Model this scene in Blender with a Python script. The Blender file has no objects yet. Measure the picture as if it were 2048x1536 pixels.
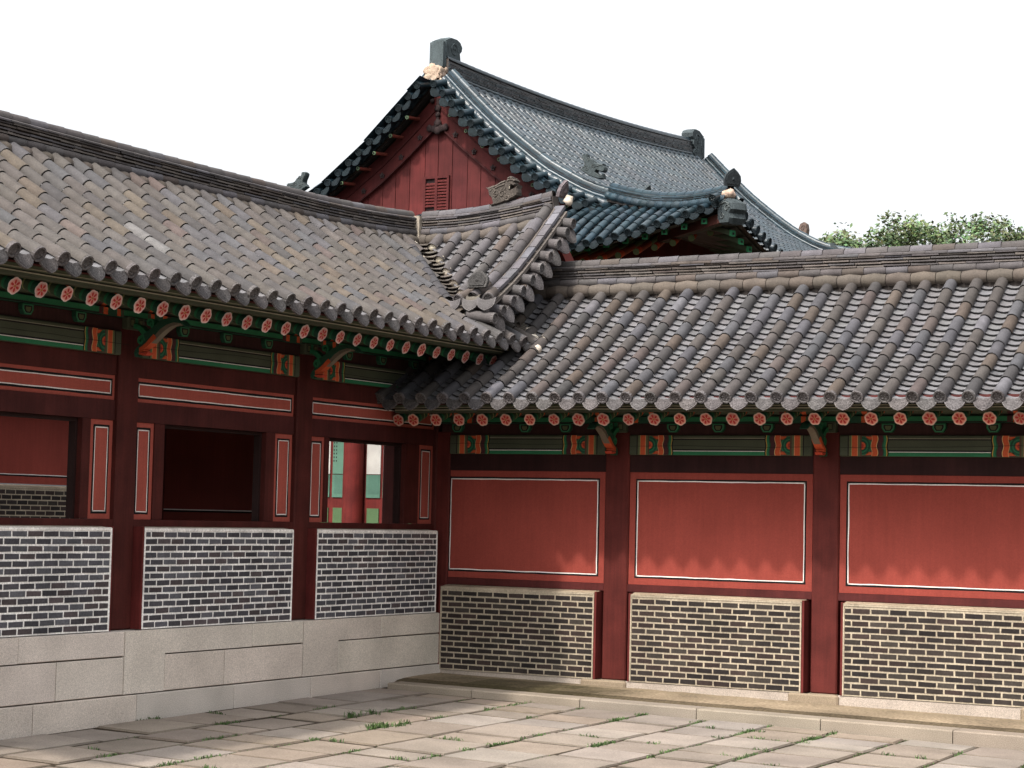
import bpy, math, random
from mathutils import Vector, Matrix, Quaternion
random.seed(7)
PI = math.pi
sc = bpy.context.scene
C = sc.collection

# ------------------------------------------------------------------ camera
cam = bpy.data.cameras.new("camera")
co = bpy.data.objects.new("camera", cam)
C.objects.link(co)
yaw, pitch, roll = 0.507145, 0.0650224, 0.0233733
cr = Vector((0.87463348, 0.48422347, 0.02332177))
cu = Vector((0.01111992, -0.06813381, 0.99761422))
cf = Vector((-0.48465722, 0.87228746, 0.06497664))
M = Matrix((cr, cu, -cf)).transposed().to_4x4()
M.translation = Vector((14.15616, -23.47788, 2.04841))
co.matrix_world = M
cam.sensor_width = 36.0
cam.lens = 36.0 * 4063.6748 / 2048.0
cam.clip_start = 0.1
cam.clip_end = 2000
sc.camera = co

# ------------------------------------------------------------------ world + sun
SUN = Vector((0.17, 1.0, -1.26)).normalized()          # direction the light travels
elev = math.asin(-SUN.z)
w = bpy.data.worlds.new("World")
sc.world = w
w.use_nodes = True
nt = w.node_tree
nt.nodes.clear()
sky = nt.nodes.new("ShaderNodeTexSky")
sky.sky_type = 'NISHITA'
sky.sun_disc = False
sky.sun_elevation = elev
sky.sun_rotation = math.radians(180 + math.degrees(math.atan2(0.17, 1.0)))
sky.air_density = 1.0
sky.dust_density = 4.0
sky.ozone_density = 1.0
hs = nt.nodes.new("ShaderNodeHueSaturation")
hs.inputs['Saturation'].default_value = 0.15
bg = nt.nodes.new("ShaderNodeBackground")
bg.inputs['Strength'].default_value = 0.15
wo = nt.nodes.new("ShaderNodeOutputWorld")
nt.links.new(sky.outputs[0], hs.inputs['Color'])
tcw = nt.nodes.new("ShaderNodeTexCoord")
sep = nt.nodes.new("ShaderNodeSeparateXYZ")
nt.links.new(tcw.outputs['Generated'], sep.inputs[0])
lum = nt.nodes.new("ShaderNodeMapRange")          # thin overcast: zenith about three times the horizon
lum.inputs['From Min'].default_value = 0.0; lum.inputs['From Max'].default_value = 1.0
lum.inputs['To Min'].default_value = 0.80; lum.inputs['To Max'].default_value = 1.75
nt.links.new(sep.outputs['Z'], lum.inputs['Value'])
mulw = nt.nodes.new("ShaderNodeVectorMath"); mulw.operation = 'SCALE'
nt.links.new(hs.outputs[0], mulw.inputs[0]); nt.links.new(lum.outputs[0], mulw.inputs['Scale'])
nt.links.new(mulw.outputs[0], bg.inputs['Color'])
nt.links.new(bg.outputs[0], wo.inputs['Surface'])
sl = bpy.data.lights.new("sun", 'SUN')
sl.energy = 2.0
sl.angle = math.radians(2.0)
sl.color = (1.0, 0.93, 0.84)
so = bpy.data.objects.new("sun", sl)
C.objects.link(so)
so.rotation_euler = SUN.to_track_quat('-Z', 'Y').to_euler()
sc.view_settings.view_transform = 'Standard'
sc.view_settings.look = 'None'
sc.view_settings.exposure = 1.05
sc.view_settings.gamma = 1.0

# ------------------------------------------------------------------ materials
def mat(name, rough=0.8, spec=0.3, n1=4.0, a1=0.25, n2=60.0, a2=0.15, bump=0.15, bscale=80.0,
        streak=0.0, bdist=0.004):
    m = bpy.data.materials.new(name)
    m.use_nodes = True
    t = m.node_tree
    b = t.nodes['Principled BSDF']
    b.inputs['Roughness'].default_value = rough
    b.inputs['Specular IOR Level'].default_value = spec
    at = t.nodes.new('ShaderNodeAttribute'); at.attribute_name = 'Col'
    tc = t.nodes.new('ShaderNodeTexCoord')
    src = at.outputs['Color']
    def layer(scale, amt, vec, detail=4.0):
        nonlocal src
        n = t.nodes.new('ShaderNodeTexNoise'); n.inputs['Scale'].default_value = scale
        n.inputs['Detail'].default_value = detail
        t.links.new(vec, n.inputs['Vector'])
        r = t.nodes.new('ShaderNodeMapRange')
        r.inputs['From Min'].default_value = 0.28; r.inputs['From Max'].default_value = 0.72
        r.inputs['To Min'].default_value = 1 - amt; r.inputs['To Max'].default_value = 1 + amt * 0.8
        t.links.new(n.outputs[0], r.inputs['Value'])
        v = t.nodes.new('ShaderNodeVectorMath'); v.operation = 'SCALE'
        t.links.new(src, v.inputs[0]); t.links.new(r.outputs[0], v.inputs['Scale'])
        src = v.outputs[0]
        return n
    layer(n1, a1, tc.outputs['Object'])
    nf = layer(n2, a2, tc.outputs['Object'], 2.0)
    if streak > 0:
        mp = t.nodes.new('ShaderNodeMapping'); mp.inputs['Scale'].default_value = (22, 22, 1.2)
        t.links.new(tc.outputs['Object'], mp.inputs['Vector'])
        layer(1.0, streak, mp.outputs[0])
    t.links.new(src, b.inputs['Base Color'])
    if bump > 0:
        n = t.nodes.new('ShaderNodeTexNoise'); n.inputs['Scale'].default_value = bscale
        n.inputs['Detail'].default_value = 3
        t.links.new(tc.outputs['Object'], n.inputs['Vector'])
        bp = t.nodes.new('ShaderNodeBump'); bp.inputs['Strength'].default_value = bump
        bp.inputs['Distance'].default_value = bdist
        t.links.new(n.outputs[0], bp.inputs['Height'])
        t.links.new(bp.outputs[0], b.inputs['Normal'])
    return m

TILE = mat('fired_clay_tile', rough=0.82, spec=0.25, n1=7, a1=0.22, n2=70, a2=0.2, bump=0.35, bscale=60)
GLAZE = mat('glazed_teal_tile', rough=0.31, spec=0.32, n1=5, a1=0.3, n2=40, a2=0.2, bump=0.25, bscale=25, bdist=0.008)
RELIEF = mat('moulded_end_tile', rough=0.85, spec=0.2, n1=8, a1=0.25, n2=55, a2=0.45, bump=0.9, bscale=55, bdist=0.012)
WOOD = mat('painted_timber', rough=0.7, spec=0.14, n1=2.5, a1=0.3, n2=50, a2=0.1, bump=0.2, bscale=40, streak=0.18)
PAINT = mat('dancheong_paint', rough=0.7, spec=0.25, n1=3, a1=0.14, n2=70, a2=0.12, bump=0.1)
WALL = mat('red_plaster_panel', rough=0.85, spec=0.12, n1=1.1, a1=0.14, n2=60, a2=0.10, bump=0.12, bscale=90, streak=0.07)
BRICK = mat('brick_and_mortar', rough=0.9, spec=0.15, n1=3, a1=0.22, n2=45, a2=0.24, bump=0.5, bscale=70)
GRAN = mat('granite', rough=0.88, spec=0.2, n1=1.6, a1=0.16, n2=110, a2=0.34, bump=0.3, bscale=130)
PAVE = mat('granite_paving', rough=0.95, spec=0.1, n1=1.8, a1=0.2, n2=70, a2=0.22, bump=0.8, bscale=28, bdist=0.012)
PLAST = mat('lime_plaster', rough=0.95, spec=0.1, n1=9, a1=0.3, n2=50, a2=0.2, bump=0.6, bscale=40, bdist=0.01)
SOIL = mat('soil', rough=1.0, spec=0.05, n1=1.2, a1=0.35, n2=30, a2=0.35, bump=0.6, bscale=25, bdist=0.02)
LEAF = mat('leaf', rough=0.6, spec=0.3, n1=0.4, a1=0.3, n2=5, a2=0.25, bump=0)
GRASS = mat('grass_blade', rough=0.7, spec=0.2, n1=3, a1=0.3, n2=30, a2=0.2, bump=0)
BARK = mat('bark', rough=0.95, spec=0.1, n1=3, a1=0.3, n2=20, a2=0.3, bump=0.8, bscale=15, bdist=0.03)

def jit(c, v=0.1, h=0.03):
    f = 1 + random.uniform(-v, v)
    return (max(0, c[0] * f * (1 + random.uniform(-h, h))), max(0, c[1] * f), max(0, c[2] * f * (1 + random.uniform(-h, h))))

# ------------------------------------------------------------------ mesh builder
class MB:
    def __init__(s):
        s.v = []; s.f = []; s.c = []; s.sm = []
    def add(s, vs, fs, col, smooth=False):
        o = len(s.v)
        s.v.extend(Vector(p) for p in vs)
        for f in fs:
            s.f.append([i + o for i in f]); s.c.append(col); s.sm.append(smooth)
    def quad(s, a, b, c, d, col):
        s.add([a, b, c, d], [(0, 1, 2, 3)], col)
    def obox(s, o, ex, ey, ez, col):
        o = Vector(o); ex = Vector(ex); ey = Vector(ey); ez = Vector(ez)
        vs = [o, o + ex, o + ex + ey, o + ey, o + ez, o + ex + ez, o + ex + ey + ez, o + ey + ez]
        s.add(vs, [(0, 3, 2, 1), (4, 5, 6, 7), (0, 1, 5, 4), (1, 2, 6, 5), (2, 3, 7, 6), (3, 0, 4, 7)], col)
    def box(s, lo, hi, col):
        lo = Vector(lo); hi = Vector(hi); d = hi - lo
        s.obox(lo, (d.x, 0, 0), (0, d.y, 0), (0, 0, d.z), col)
    def bbox(s, lo, hi, col, b=0.012):
        """box with chamfered edges"""
        lo = Vector(lo); hi = Vector(hi)
        l2 = Vector((min(lo.x, hi.x), min(lo.y, hi.y), min(lo.z, hi.z)))
        h2 = Vector((max(lo.x, hi.x), max(lo.y, hi.y), max(lo.z, hi.z)))
        bm_v = []
        d = h2 - l2
        b = min(b, d.x * .4, d.y * .4, d.z * .4)
        idx = {}
        for sx in (0, 1):
            for sy in (0, 1):
                for sz in (0, 1):
                    base = [(l2, h2)[sx].x, (l2, h2)[sy].y, (l2, h2)[sz].z]
                    sg = [1 if q == 0 else -1 for q in (sx, sy, sz)]
                    for ax in range(3):
                        p = [base[k] + (0 if k == ax else sg[k] * b) for k in range(3)]
                        idx[(sx, sy, sz, ax)] = len(bm_v); bm_v.append(p)
        fs = []
        for ax in range(3):
            u, v = [(1, 2), (0, 2), (0, 1)][ax]
            for side in (0, 1):
                q = []
                for (i, j) in ((0, 0), (1, 0), (1, 1), (0, 1)):
                    k = [0, 0, 0]; k[ax] = side; k[u] = i; k[v] = j
                    q.append(idx[(k[0], k[1], k[2], ax)])
                fs.append(q)
            for (i, j) in ((0, 0), (1, 0), (1, 1), (0, 1)):     # edges along ax
                k0 = [0, 0, 0]; k0[u] = i; k0[v] = j
                k1 = list(k0); k1[ax] = 1
                fs.append([idx[tuple(k0) + (u,)], idx[tuple(k1) + (u,)], idx[tuple(k1) + (v,)], idx[tuple(k0) + (v,)]])
        for sx in (0, 1):
            for sy in (0, 1):
                for sz in (0, 1):
                    fs.append([idx[(sx, sy, sz, a)] for a in range(3)])
        s.add(bm_v, fs, col)
    def prism(s, pts, off, col):
        """closed polygon pts (3D) extruded by vector off"""
        off = Vector(off); n = len(pts)
        vs = [Vector(p) for p in pts] + [Vector(p) + off for p in pts]
        fs = [tuple(range(n)), tuple(range(2 * n - 1, n - 1, -1))]
        for i in range(n):
            j = (i + 1) % n
            fs.append((i, i + n, j + n, j))
        s.add(vs, fs, col)
    def tube(s, A, B, r0, r1, col, seg=10, caps=True, smooth=True):
        A = Vector(A); B = Vector(B); d = (B - A).normalized()
        x = d.orthogonal().normalized(); y = d.cross(x)
        vs = []
        for P, r in ((A, r0), (B, r1)):
            for i in range(seg):
                t = 2 * PI * i / seg
                vs.append(P + x * (r * math.cos(t)) + y * (r * math.sin(t)))
        s.add(vs, [(i, (i + 1) % seg, seg + (i + 1) % seg, seg + i) for i in range(seg)], col, smooth)
        if caps:
            s.add(vs[:seg], [tuple(range(seg))], col); s.add(vs[seg:], [tuple(range(seg))], col)
    def arc(s, A, B, up, r0, r1, col, a0=-100, a1=100, seg=7, smooth=True):
        """part cylinder around A->B, opening away from up"""
        A = Vector(A); B = Vector(B); d = (B - A).normalized()
        sd = d.cross(up).normalized(); u = sd.cross(d)
        vs = []
        for P, r in ((A, r0), (B, r1)):
            for i in range(seg + 1):
                t = math.radians(a0 + (a1 - a0) * i / seg)
                vs.append(P + u * (r * math.cos(t)) + sd * (r * math.sin(t)))
        n = seg + 1
        s.add(vs, [(i, i + 1, n + i + 1, n + i) for i in range(seg)], col, smooth)
    def blob(s, c, rx, ry, rz, col, seed=0, amp=0.2, smooth=True):
        rnd = random.Random(seed); nu, nv = 10, 6
        vs = []
        for j in range(nv + 1):
            ph = PI * j / nv
            for i in range(nu):
                th = 2 * PI * i / nu
                k = 1 + rnd.uniform(-amp, amp)
                vs.append((c[0] + rx * k * math.sin(ph) * math.cos(th), c[1] + ry * k * math.sin(ph) * math.sin(th), c[2] + rz * k * math.cos(ph)))
        fs = []
        for j in range(nv):
            for i in range(nu):
                fs.append((j * nu + i, j * nu + (i + 1) % nu, (j + 1) * nu + (i + 1) % nu, (j + 1) * nu + i))
        s.add(vs, fs, col, smooth)
    def mesh(s, name, material, origin=(0, 0, 0)):
        me = bpy.data.meshes.new(name)
        o = Vector(origin)
        me.from_pydata([(p - o)[:] for p in s.v], [], s.f)
        ca = me.color_attributes.new('Col', 'FLOAT_COLOR', 'CORNER')
        buf = []
        for f, c in zip(s.f, s.c):
            buf.extend((c[0], c[1], c[2], 1.0) * len(f))
        ca.data.foreach_set('color', buf)
        me.polygons.foreach_set('use_smooth', s.sm)
        me.materials.append(material)
        me.update()
        return me
    def build(s, name, material, parent=None, origin=None):
        if not s.v: return None
        if parent is not None:
            po = Vector(parent.get('_org', (0, 0, 0)))
        else:
            po = Vector((0, 0, 0))
        org = Vector(origin) if origin is not None else po
        me = s.mesh(name, material, org)
        o = bpy.data.objects.new(name, me)
        C.objects.link(o)
        o.location = org - po
        if parent is not None: o.parent = parent
        o['_org'] = org[:]
        return o

def empty(name, loc, label, cat, group=None):
    o = bpy.data.objects.new(name, None)
    C.objects.link(o)
    o.location = loc; o['_org'] = tuple(loc)
    o.empty_display_size = 0.3
    o['label'] = label; o['category'] = cat
    if group: o['group'] = group
    return o
def inst(name, me, parent, loc):
    o = bpy.data.objects.new(name, me)
    C.objects.link(o)
    o.location = Vector(loc) - Vector(parent.get('_org', (0, 0, 0)))
    o.parent = parent
    o['_org'] = tuple(loc)
    return o
def tag(o, label=None, cat=None, kind=None, group=None):
    if label: o['label'] = label
    if cat: o['category'] = cat
    if kind: o['kind'] = kind
    if group: o['group'] = group
    return o

# ------------------------------------------------------------------ colours (linear albedo)
DRED = (0.058, 0.0125, 0.0100)
COLR = (0.078, 0.0145, 0.0115)
SALM_L = (0.31, 0.072, 0.053)  # same salmon paint, lightened because the left panels face the light differently
SALM = (0.232, 0.0455, 0.0335)
BLACK = (0.010, 0.009, 0.009)
WHITE = (0.72, 0.66, 0.62)
OLIVE = (0.060, 0.068, 0.042)
OLIVE2 = (0.095, 0.105, 0.05)
GREEN = (0.022, 0.150, 0.065)
DGREEN = (0.016, 0.062, 0.036)
ORANGE = (0.50, 0.085, 0.030)
MAROON = (0.060, 0.018, 0.020)
YEL = (0.45, 0.28, 0.05)
PLC = (0.62, 0.55, 0.44)
BOARD = (0.05, 0.035, 0.028)
GRAN_C = (0.55, 0.490, 0.425)

def tone_left(rnd=random):
    x = rnd.random()
    if x < .52: c = (0.072, 0.063, 0.057)
    elif x < .70: c = (0.066, 0.063, 0.065)
    elif x < .80: c = (0.084, 0.068, 0.054)
    elif x < .86: c = (0.078, 0.060, 0.054)
    elif x < .985: c = (0.058, 0.053, 0.052)
    else: c = (0.125, 0.118, 0.113)
    return jit(c, .10, .025)
def tone_right(rnd=random):
    x = rnd.random()
    if x < .45: c = (0.054, 0.047, 0.044)
    elif x < .66: c = (0.058, 0.056, 0.061)
    elif x < .80: c = (0.062, 0.048, 0.039)
    elif x < .90: c = (0.042, 0.039, 0.039)
    elif x < .96: c = (0.064, 0.050, 0.046)
    else: c = (0.100, 0.096, 0.105)
    return jit(c, .10, .025)
def tone_ridge(rnd=random):
    x = rnd.random()
    c = (0.084, 0.075, 0.074) if x < .6 else ((0.105, 0.098, 0.105) if x < .8 else (0.085, 0.068, 0.059))
    c = tuple(q * .78 for q in c)
    return jit(c, .14, .03)
def tone_ledge(rnd=random):
    return jit((0.105, 0.09, 0.08), .15, .02)
def tone_chak(rnd=random):
    return jit((0.082, 0.067, 0.055), .14, .03)
def tone_fem(rnd=random):
    return jit((0.118, 0.114, 0.118), .14, .02)
def tone_teal(rnd=random):
    x = rnd.random()
    c = (0.019, 0.035, 0.045) if x < .7 else ((0.030, 0.044, 0.053) if x < .9 else (0.018, 0.030, 0.037))
    return jit(c, .2, .05)
def tone_tealend(rnd=random):
    return jit((0.009, 0.0155, 0.019), .2, .05)
def tone_end(rnd=random):
    return jit((0.098, 0.089, 0.088), .14, .03)

# ------------------------------------------------------------------ roofing tools
def cap_disc(mb, c, out, r, col):
    """moulded round end tile: rim + sunk disc"""
    out = Vector(out).normalized(); x = out.orthogonal().normalized(); y = out.cross(x)
    n = 14
    ring = lambda rr, o: [Vector(c) + out * o + x * (rr * math.cos(2 * PI * i / n)) + y * (rr * math.sin(2 * PI * i / n)) for i in range(n)]
    R = [ring(r * 1.03, -.035), ring(r * 1.03, 0.008), ring(r * .80, 0.008), ring(r * .76, -.006)]
    for a, b in zip(R[:-1], R[1:]):
        mb.add(a + b, [(i, (i + 1) % n, n + (i + 1) % n, n + i) for i in range(n)], col)
    dk = tuple(q * .72 for q in col)
    mb.add(R[3], [tuple(range(n))], dk)
    # six small petals and a boss
    for k in range(6):
        t = 2 * PI * k / 6
        cc = Vector(c) + x * (r * .48 * math.cos(t)) + y * (r * .48 * math.sin(t)) - out * .006
        pv = [cc + x * (r * .17 * math.cos(2 * PI * i / 6)) + y * (r * .17 * math.sin(2 * PI * i / 6)) for i in range(6)] + [cc + out * .01]
        mb.add(pv, [(i, (i + 1) % 6, 6) for i in range(6)], col)

def crescent(mb, c, side, out, up, w, h, col, sag=.045):
    """hanging moulded plate closing the trough between two round tiles"""
    side = Vector(side).normalized(); up = Vector(up).normalized(); out = Vector(out).normalized()
    dn = (-up * .93 + out * .36).normalized()
    nrm = side.cross(dn).normalized()
    if nrm.dot(out) < 0: nrm = -nrm
    P = lambda a, d: Vector(c) + side * a + dn * d
    top = []
    for i in range(7):
        u = -1 + 2 * i / 6
        top.append((u * w / 2, sag * (1 - u * u) - sag))
    low = [(w * .47, h * .36), (w * .36, h * .66), (w * .2, h * .86), (0, h), (-w * .2, h * .86), (-w * .36, h * .66), (-w * .47, h * .36)]
    out2d = top + low
    mb.prism([P(a, d) - nrm * .012 for a, d in out2d], nrm * .022, col)
    # sunk face inside a rim
    cx, cy = 0, h * .38
    inn = [((a - cx) * .84 + cx, (d - cy) * .80 + cy) for a, d in out2d]
    dk = tuple(q * .78 for q in col)
    mb.prism([P(a, d) + nrm * .0095 for a, d in inn], nrm * .004, dk)
    for k in (.62, .40, .2):
        arcp = []
        for i in range(9):
            t = PI * i / 8
            arcp.append((w * .40 * k * math.cos(t), cy * .55 + h * .48 * k * math.sin(t) ))
        for (a, b) in zip(arcp[:-1], arcp[1:]):
            p0, p1 = P(*a) + nrm * .014, P(*b) + nrm * .014
            d = (p1 - p0).normalized(); q = nrm.cross(d) * .005
            mb.add([p0 - q, p1 - q, p1 + q, p0 + q], [(0, 1, 2, 3)], col)

def slope(mb, mbe, P, rows, side, pitch, r=.074, tl=.285, fstep=.115, tone=tone_right, ftone=tone_fem, etone=tone_end,
          caps=True, seg=7, male_lift=.035, fem=True, fsag=.05, femseg=6):
    """rows: list of (s, d_top, d_bottom, cap?)  P(s,d)->(point, up)"""
    side = Vector(side).normalized()
    for (s_, d0, d1, hascap) in rows:
        if d1 - d0 < .12: continue
        n = max(1, round((d1 - d0) / tl))
        # start from the eave so that joints line up
        ds = [d1 - tl * i for i in range(int((d1 - d0) / tl) + 1)]
        if ds[-1] - d0 > .04: ds.append(d0)
        js = random.uniform(-.006, .006)
        for b, a in zip(ds[:-1], ds[1:]):
            A, ua = P(s_ + js, a); B, ub = P(s_ + js, b)
            j2 = side * random.uniform(-.004, .004)
            dd = (B - A).normalized()
            u = (ua + ub).normalized()
            lift = u * male_lift
            gap = .009
            if b == d1: gap = -.045
            mb.arc(A + lift + j2, B + lift - dd * gap + j2 + u * .006, u, r * .96, r * 1.03, tone(), seg=seg)
        # dark bedding inside the joints
        for b, a in zip(ds[:-1], ds[1:]):
            A, ua = P(s_ + js, a); B, ub = P(s_ + js, b)
            u = (ua + ub).normalized(); dd = (B - A).normalized()
            mb.arc(A + u * male_lift, B + u * male_lift - dd * .02, u, r * .88, r * .88, (.03, .026, .024), a0=-95, a1=95, seg=4)
        if caps and hascap:
            A, ua = P(s_ + js, d1 - .1); B, ub = P(s_ + js, d1)
            dd = (B - A).normalized()
            cap_disc(mbe, B + ub * (male_lift + .004) + dd * .052, dd + Vector((0, 0, -.04)), r, etone())
    if not fem: return
    for k in range(len(rows) - 1):
        s0, a0, b0, c0 = rows[k]; s1, a1, b1, c1 = rows[k + 1]
        if abs((s1 - s0) - pitch) > pitch * .4: continue
        d0 = min(a0, a1); d1 = (b0 + b1) / 2 if abs(b0 - b1) < .05 else min(b0, b1) + .06
        sm = (s0 + s1) / 2
        w = pitch - .06
        n = int((d1 - d0) / fstep)
        for i in range(n + 1):
            b = d1 - fstep * i; a = max(b - fstep - .012, d0)
            if b - a < .02: continue
            A, ua = P(sm, a); B, ub = P(sm, b)
            u = (ua + ub).normalized(); dd = (B - A).normalized()
            t = ftone(); off = random.uniform(-.004, .004)
            va, vb, vc = [], [], []
            for q in range(femseg + 1):
                x = -1 + 2 * q / femseg
                h = fsag * x * x - .048
                va.append(A + side * (x * w / 2) + u * (h + .004))
                pb = B + side * (x * w / 2 + off) + u * (h + .040) + dd * .014
                vb.append(pb); vc.append(pb - u * .012)
            m = femseg + 1
            mb.add(va + vb, [(q, q + 1, m + q + 1, m + q) for q in range(femseg)], t, True)
            mb.add(vb + vc, [(q, q + 1, m + q + 1, m + q) for q in range(femseg)], tuple(z * .7 for z in t))
        if caps and c0 and c1:
            B, ub = P(sm, d1); A, ua = P(sm, d1 - .1)
            dd = (B - A).normalized()
            hd = Vector((dd.x, dd.y, 0)).normalized()
            crescent(mbe, B - ub * .004 + dd * .018, side, hd, (0, 0, 1), w * .94, .145, etone())

def resample(path, step, phase=0.0):
    """split polyline into pieces of given length; returns list of (A,B)"""
    pts = [Vector(p) for p in path]
    L = [0]
    for a, b in zip(pts[:-1], pts[1:]): L.append(L[-1] + (b - a).length)
    def at(t):
        t = max(0, min(L[-1], t))
        for i in range(len(pts) - 1):
            if t <= L[i + 1] or i == len(pts) - 2:
                k = (t - L[i]) / max(1e-9, L[i + 1] - L[i])
                return pts[i].lerp(pts[i + 1], k)
    out = []; t = -phase * step
    while t < L[-1] - 1e-4:
        a, b = max(0, t), min(L[-1], t + step)
        if b - a > .03: out.append((at(a), at(b)))
        t += step
    return out

def ridge(mb, path, base=True, flats=4, r=.075, wid=.115, step=.29, tone=tone_ridge, etone=tone_ledge, ctone=tone_chak,
          pitch=.32, bugo=True, fh=.039, chak_off=.135, top=True, tilehat=True):
    """stacked-tile ridge on a path of base points"""
    z = 0
    def frame(A, B):
        d = (B - A).normalized(); sd = Vector((0, 0, 1)).cross(d).normalized(); u = d.cross(sd).normalized()
        return d, sd, u
    # core
    for A, B in resample(path, step * 2):
        d, sd, u = frame(A, B)
        hh = (.10 if base else 0) + (.112 if bugo else 0) + flats * fh + .022
        mb.obox(A - sd * wid * .72 - u * .1, d * (B - A).length, sd * wid * 1.44, u * (hh + .1), (.06, .05, .045))
    if base:
        for A, B in resample(path, pitch, .5):
            d, sd, u = frame(A, B)
            for s in (-1, 1):
                t = ctone()
                o_ = sd * s * chak_off * .74 + u * .035
                Mp = (A + B) / 2
                mb.arc(A + o_ + d * .004, Mp + o_, (sd * s + u * .3), .076, .100, t, a0=-85, a1=85, seg=6)
                mb.arc(Mp + o_, B + o_ - d * .004, (sd * s + u * .3), .100, .076, t, a0=-85, a1=85, seg=6)
        z = .10
    if bugo:
        for A, B in resample(path, step, random.random()):
            d, sd, u = frame(A, B)
            for s in (-1, 1):
                mb.arc(A + sd * s * wid * .72 + u * (z + .052), B + sd * s * wid * .72 + u * (z + .056) - d * .006, (sd * s + u * .5), .058, .060, tone(), a0=-90, a1=90, seg=6)
        z += .112
    for k in range(flats):
        for A, B in resample(path, step * 1.22, random.random()):
            d, sd, u = frame(A, B)
            ww = wid * (1.03 - .03 * k) + random.uniform(-.008, .014)
            dz = random.uniform(-.002, .003)
            t = etone() if random.random() < .45 else tone()
            sag = .010 * random.random()
            # slightly dished stacked tile
            L = (B - A).length - random.uniform(.002, .012)
            o = A - sd * ww + u * (z + dz)
            mb.add([o, o + d * L, o + d * L + sd * 2 * ww, o + sd * 2 * ww,
                    o + u * (fh - .021 + sag), o + d * L * .5 + u * (fh - .023), o + d * L + u * (fh - .021), o + d * L + sd * 2 * ww + u * (fh - .021), o + d * L * .5 + sd * 2 * ww + u * (fh - .023), o + sd * 2 * ww + u * (fh - .021 + sag)],
                   [(0, 1, 6, 5, 4), (3, 9, 8, 7, 2), (0, 4, 9, 3), (1, 2, 7, 6), (4, 5, 8, 9), (5, 6, 7, 8)], t)
        z += fh
    if tilehat:
        for A, B in resample(path, step, random.random()):
            d, sd, u = frame(A, B); t = tone()
            L = (B - A).length - .006
            for s in (-1, 1):
                o = A + u * z
                mb.add([o + sd * s * wid * 1.08, o + sd * s * wid * 1.08 + d * L, o + d * L + u * .045 + sd * s * .03, o + u * .045 + sd * s * .03,
                        o + sd * s * wid * 1.08 - u * .018, o + sd * s * wid * 1.08 + d * L - u * .018],
                       [(0, 1, 2, 3), (0, 4, 5, 1)], t)
        z += .028
    if top:
        for A, B in resample(path, step, random.random()):
            d, sd, u = frame(A, B)
            mb.arc(A + u * (z + .004), B + u * (z + .008) - d * .007, u, r * .98, r * 1.02, tone(), a0=-95, a1=95, seg=8)
            mb.arc(A + u * z, B + u * z, u, r * .88, r * .88, (.03, .026, .024), seg=4)
        z += r
    return z

def verge(mb, mbe, path, out, pitch=.30, r=.072, length=.34, tone=tone_ridge, etone=tone_end, drop=.06, first=.5, fem=True):
    """short round tiles and end plates that stick out of a gable verge"""
    out = Vector(out).normalized()
    segs = resample(path, pitch, first)
    mids = [((a + b) / 2, (b - a).normalized()) for a, b in segs]
    for c, d in mids:
        up = d.cross(out); up = up if up.z > 0 else -up
        A = c - out * .12 + up * .03; B = c + out * length - Vector((0, 0, drop)) + up * .03
        mb.arc(A, B, up, r * .97, r * 1.02, tone(), a0=-180, a1=180, seg=12)
        cap_disc(mbe, B + (B - A).normalized() * .012, B - A, r, etone())
    for (c0, d0), (c1, d1) in zip(mids[:-1], mids[1:]):
        c = (c0 + c1) / 2; d = (c1 - c0).normalized()
        up = d.cross(out); up = up if up.z > 0 else -up
        w = pitch - .04
        if fem:
            for q in range(3):
                A = c - out * .12 - up * .01; B = c + out * (length - .06 - .10 * q) - Vector((0, 0, drop * (1 - .3 * q))) + up * (.018 * q - .03)
                va = []; vb = []
                for i in range(6):
                    x = -1 + 2 * i / 5; h = .045 * x * x - .01
                    va.append(A + d * (x * w / 2) + up * h); vb.append(B + d * (x * w / 2) + up * (h + .02))
                t = tone()
                mb.add(va + vb, [(i, i + 1, 7 + i, 6 + i) for i in range(5)], t, True)
                vc = [p - up * .014 for p in vb]
                mb.add(vb + vc, [(i, i + 1, 7 + i, 6 + i) for i in range(5)], t)
        crescent(mbe, c + out * (length - .045) - Vector((0, 0, drop)) - up * .03, d, out, up, w * .94, .19, etone())

def plaque(mb, c, side, up, out, w, h, col):
    """standing arched end tile (mangwa)"""
    side = Vector(side); up = Vector(up); out = Vector(out)
    pts = [(-.5, 0), (.5, 0), (.56, .35), (.5, .62), (.3, .84), (0, 1.06), (-.3, .84), (-.5, .62), (-.56, .35)]
    P = lambda k, o: [Vector(c) + side * (a * w * k) + up * ((b - .45) * h * k + .45 * h) + out * o for a, b in pts]
    mb.prism(P(1, 0), out * .05, col)
    mb.prism(P(.78, .045), out * .018, tuple(q * .7 for q in col))
    mb.blob(Vector(c) + up * h * .42 + out * .055, .03, .03, .03, col, 3, .1)

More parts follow.
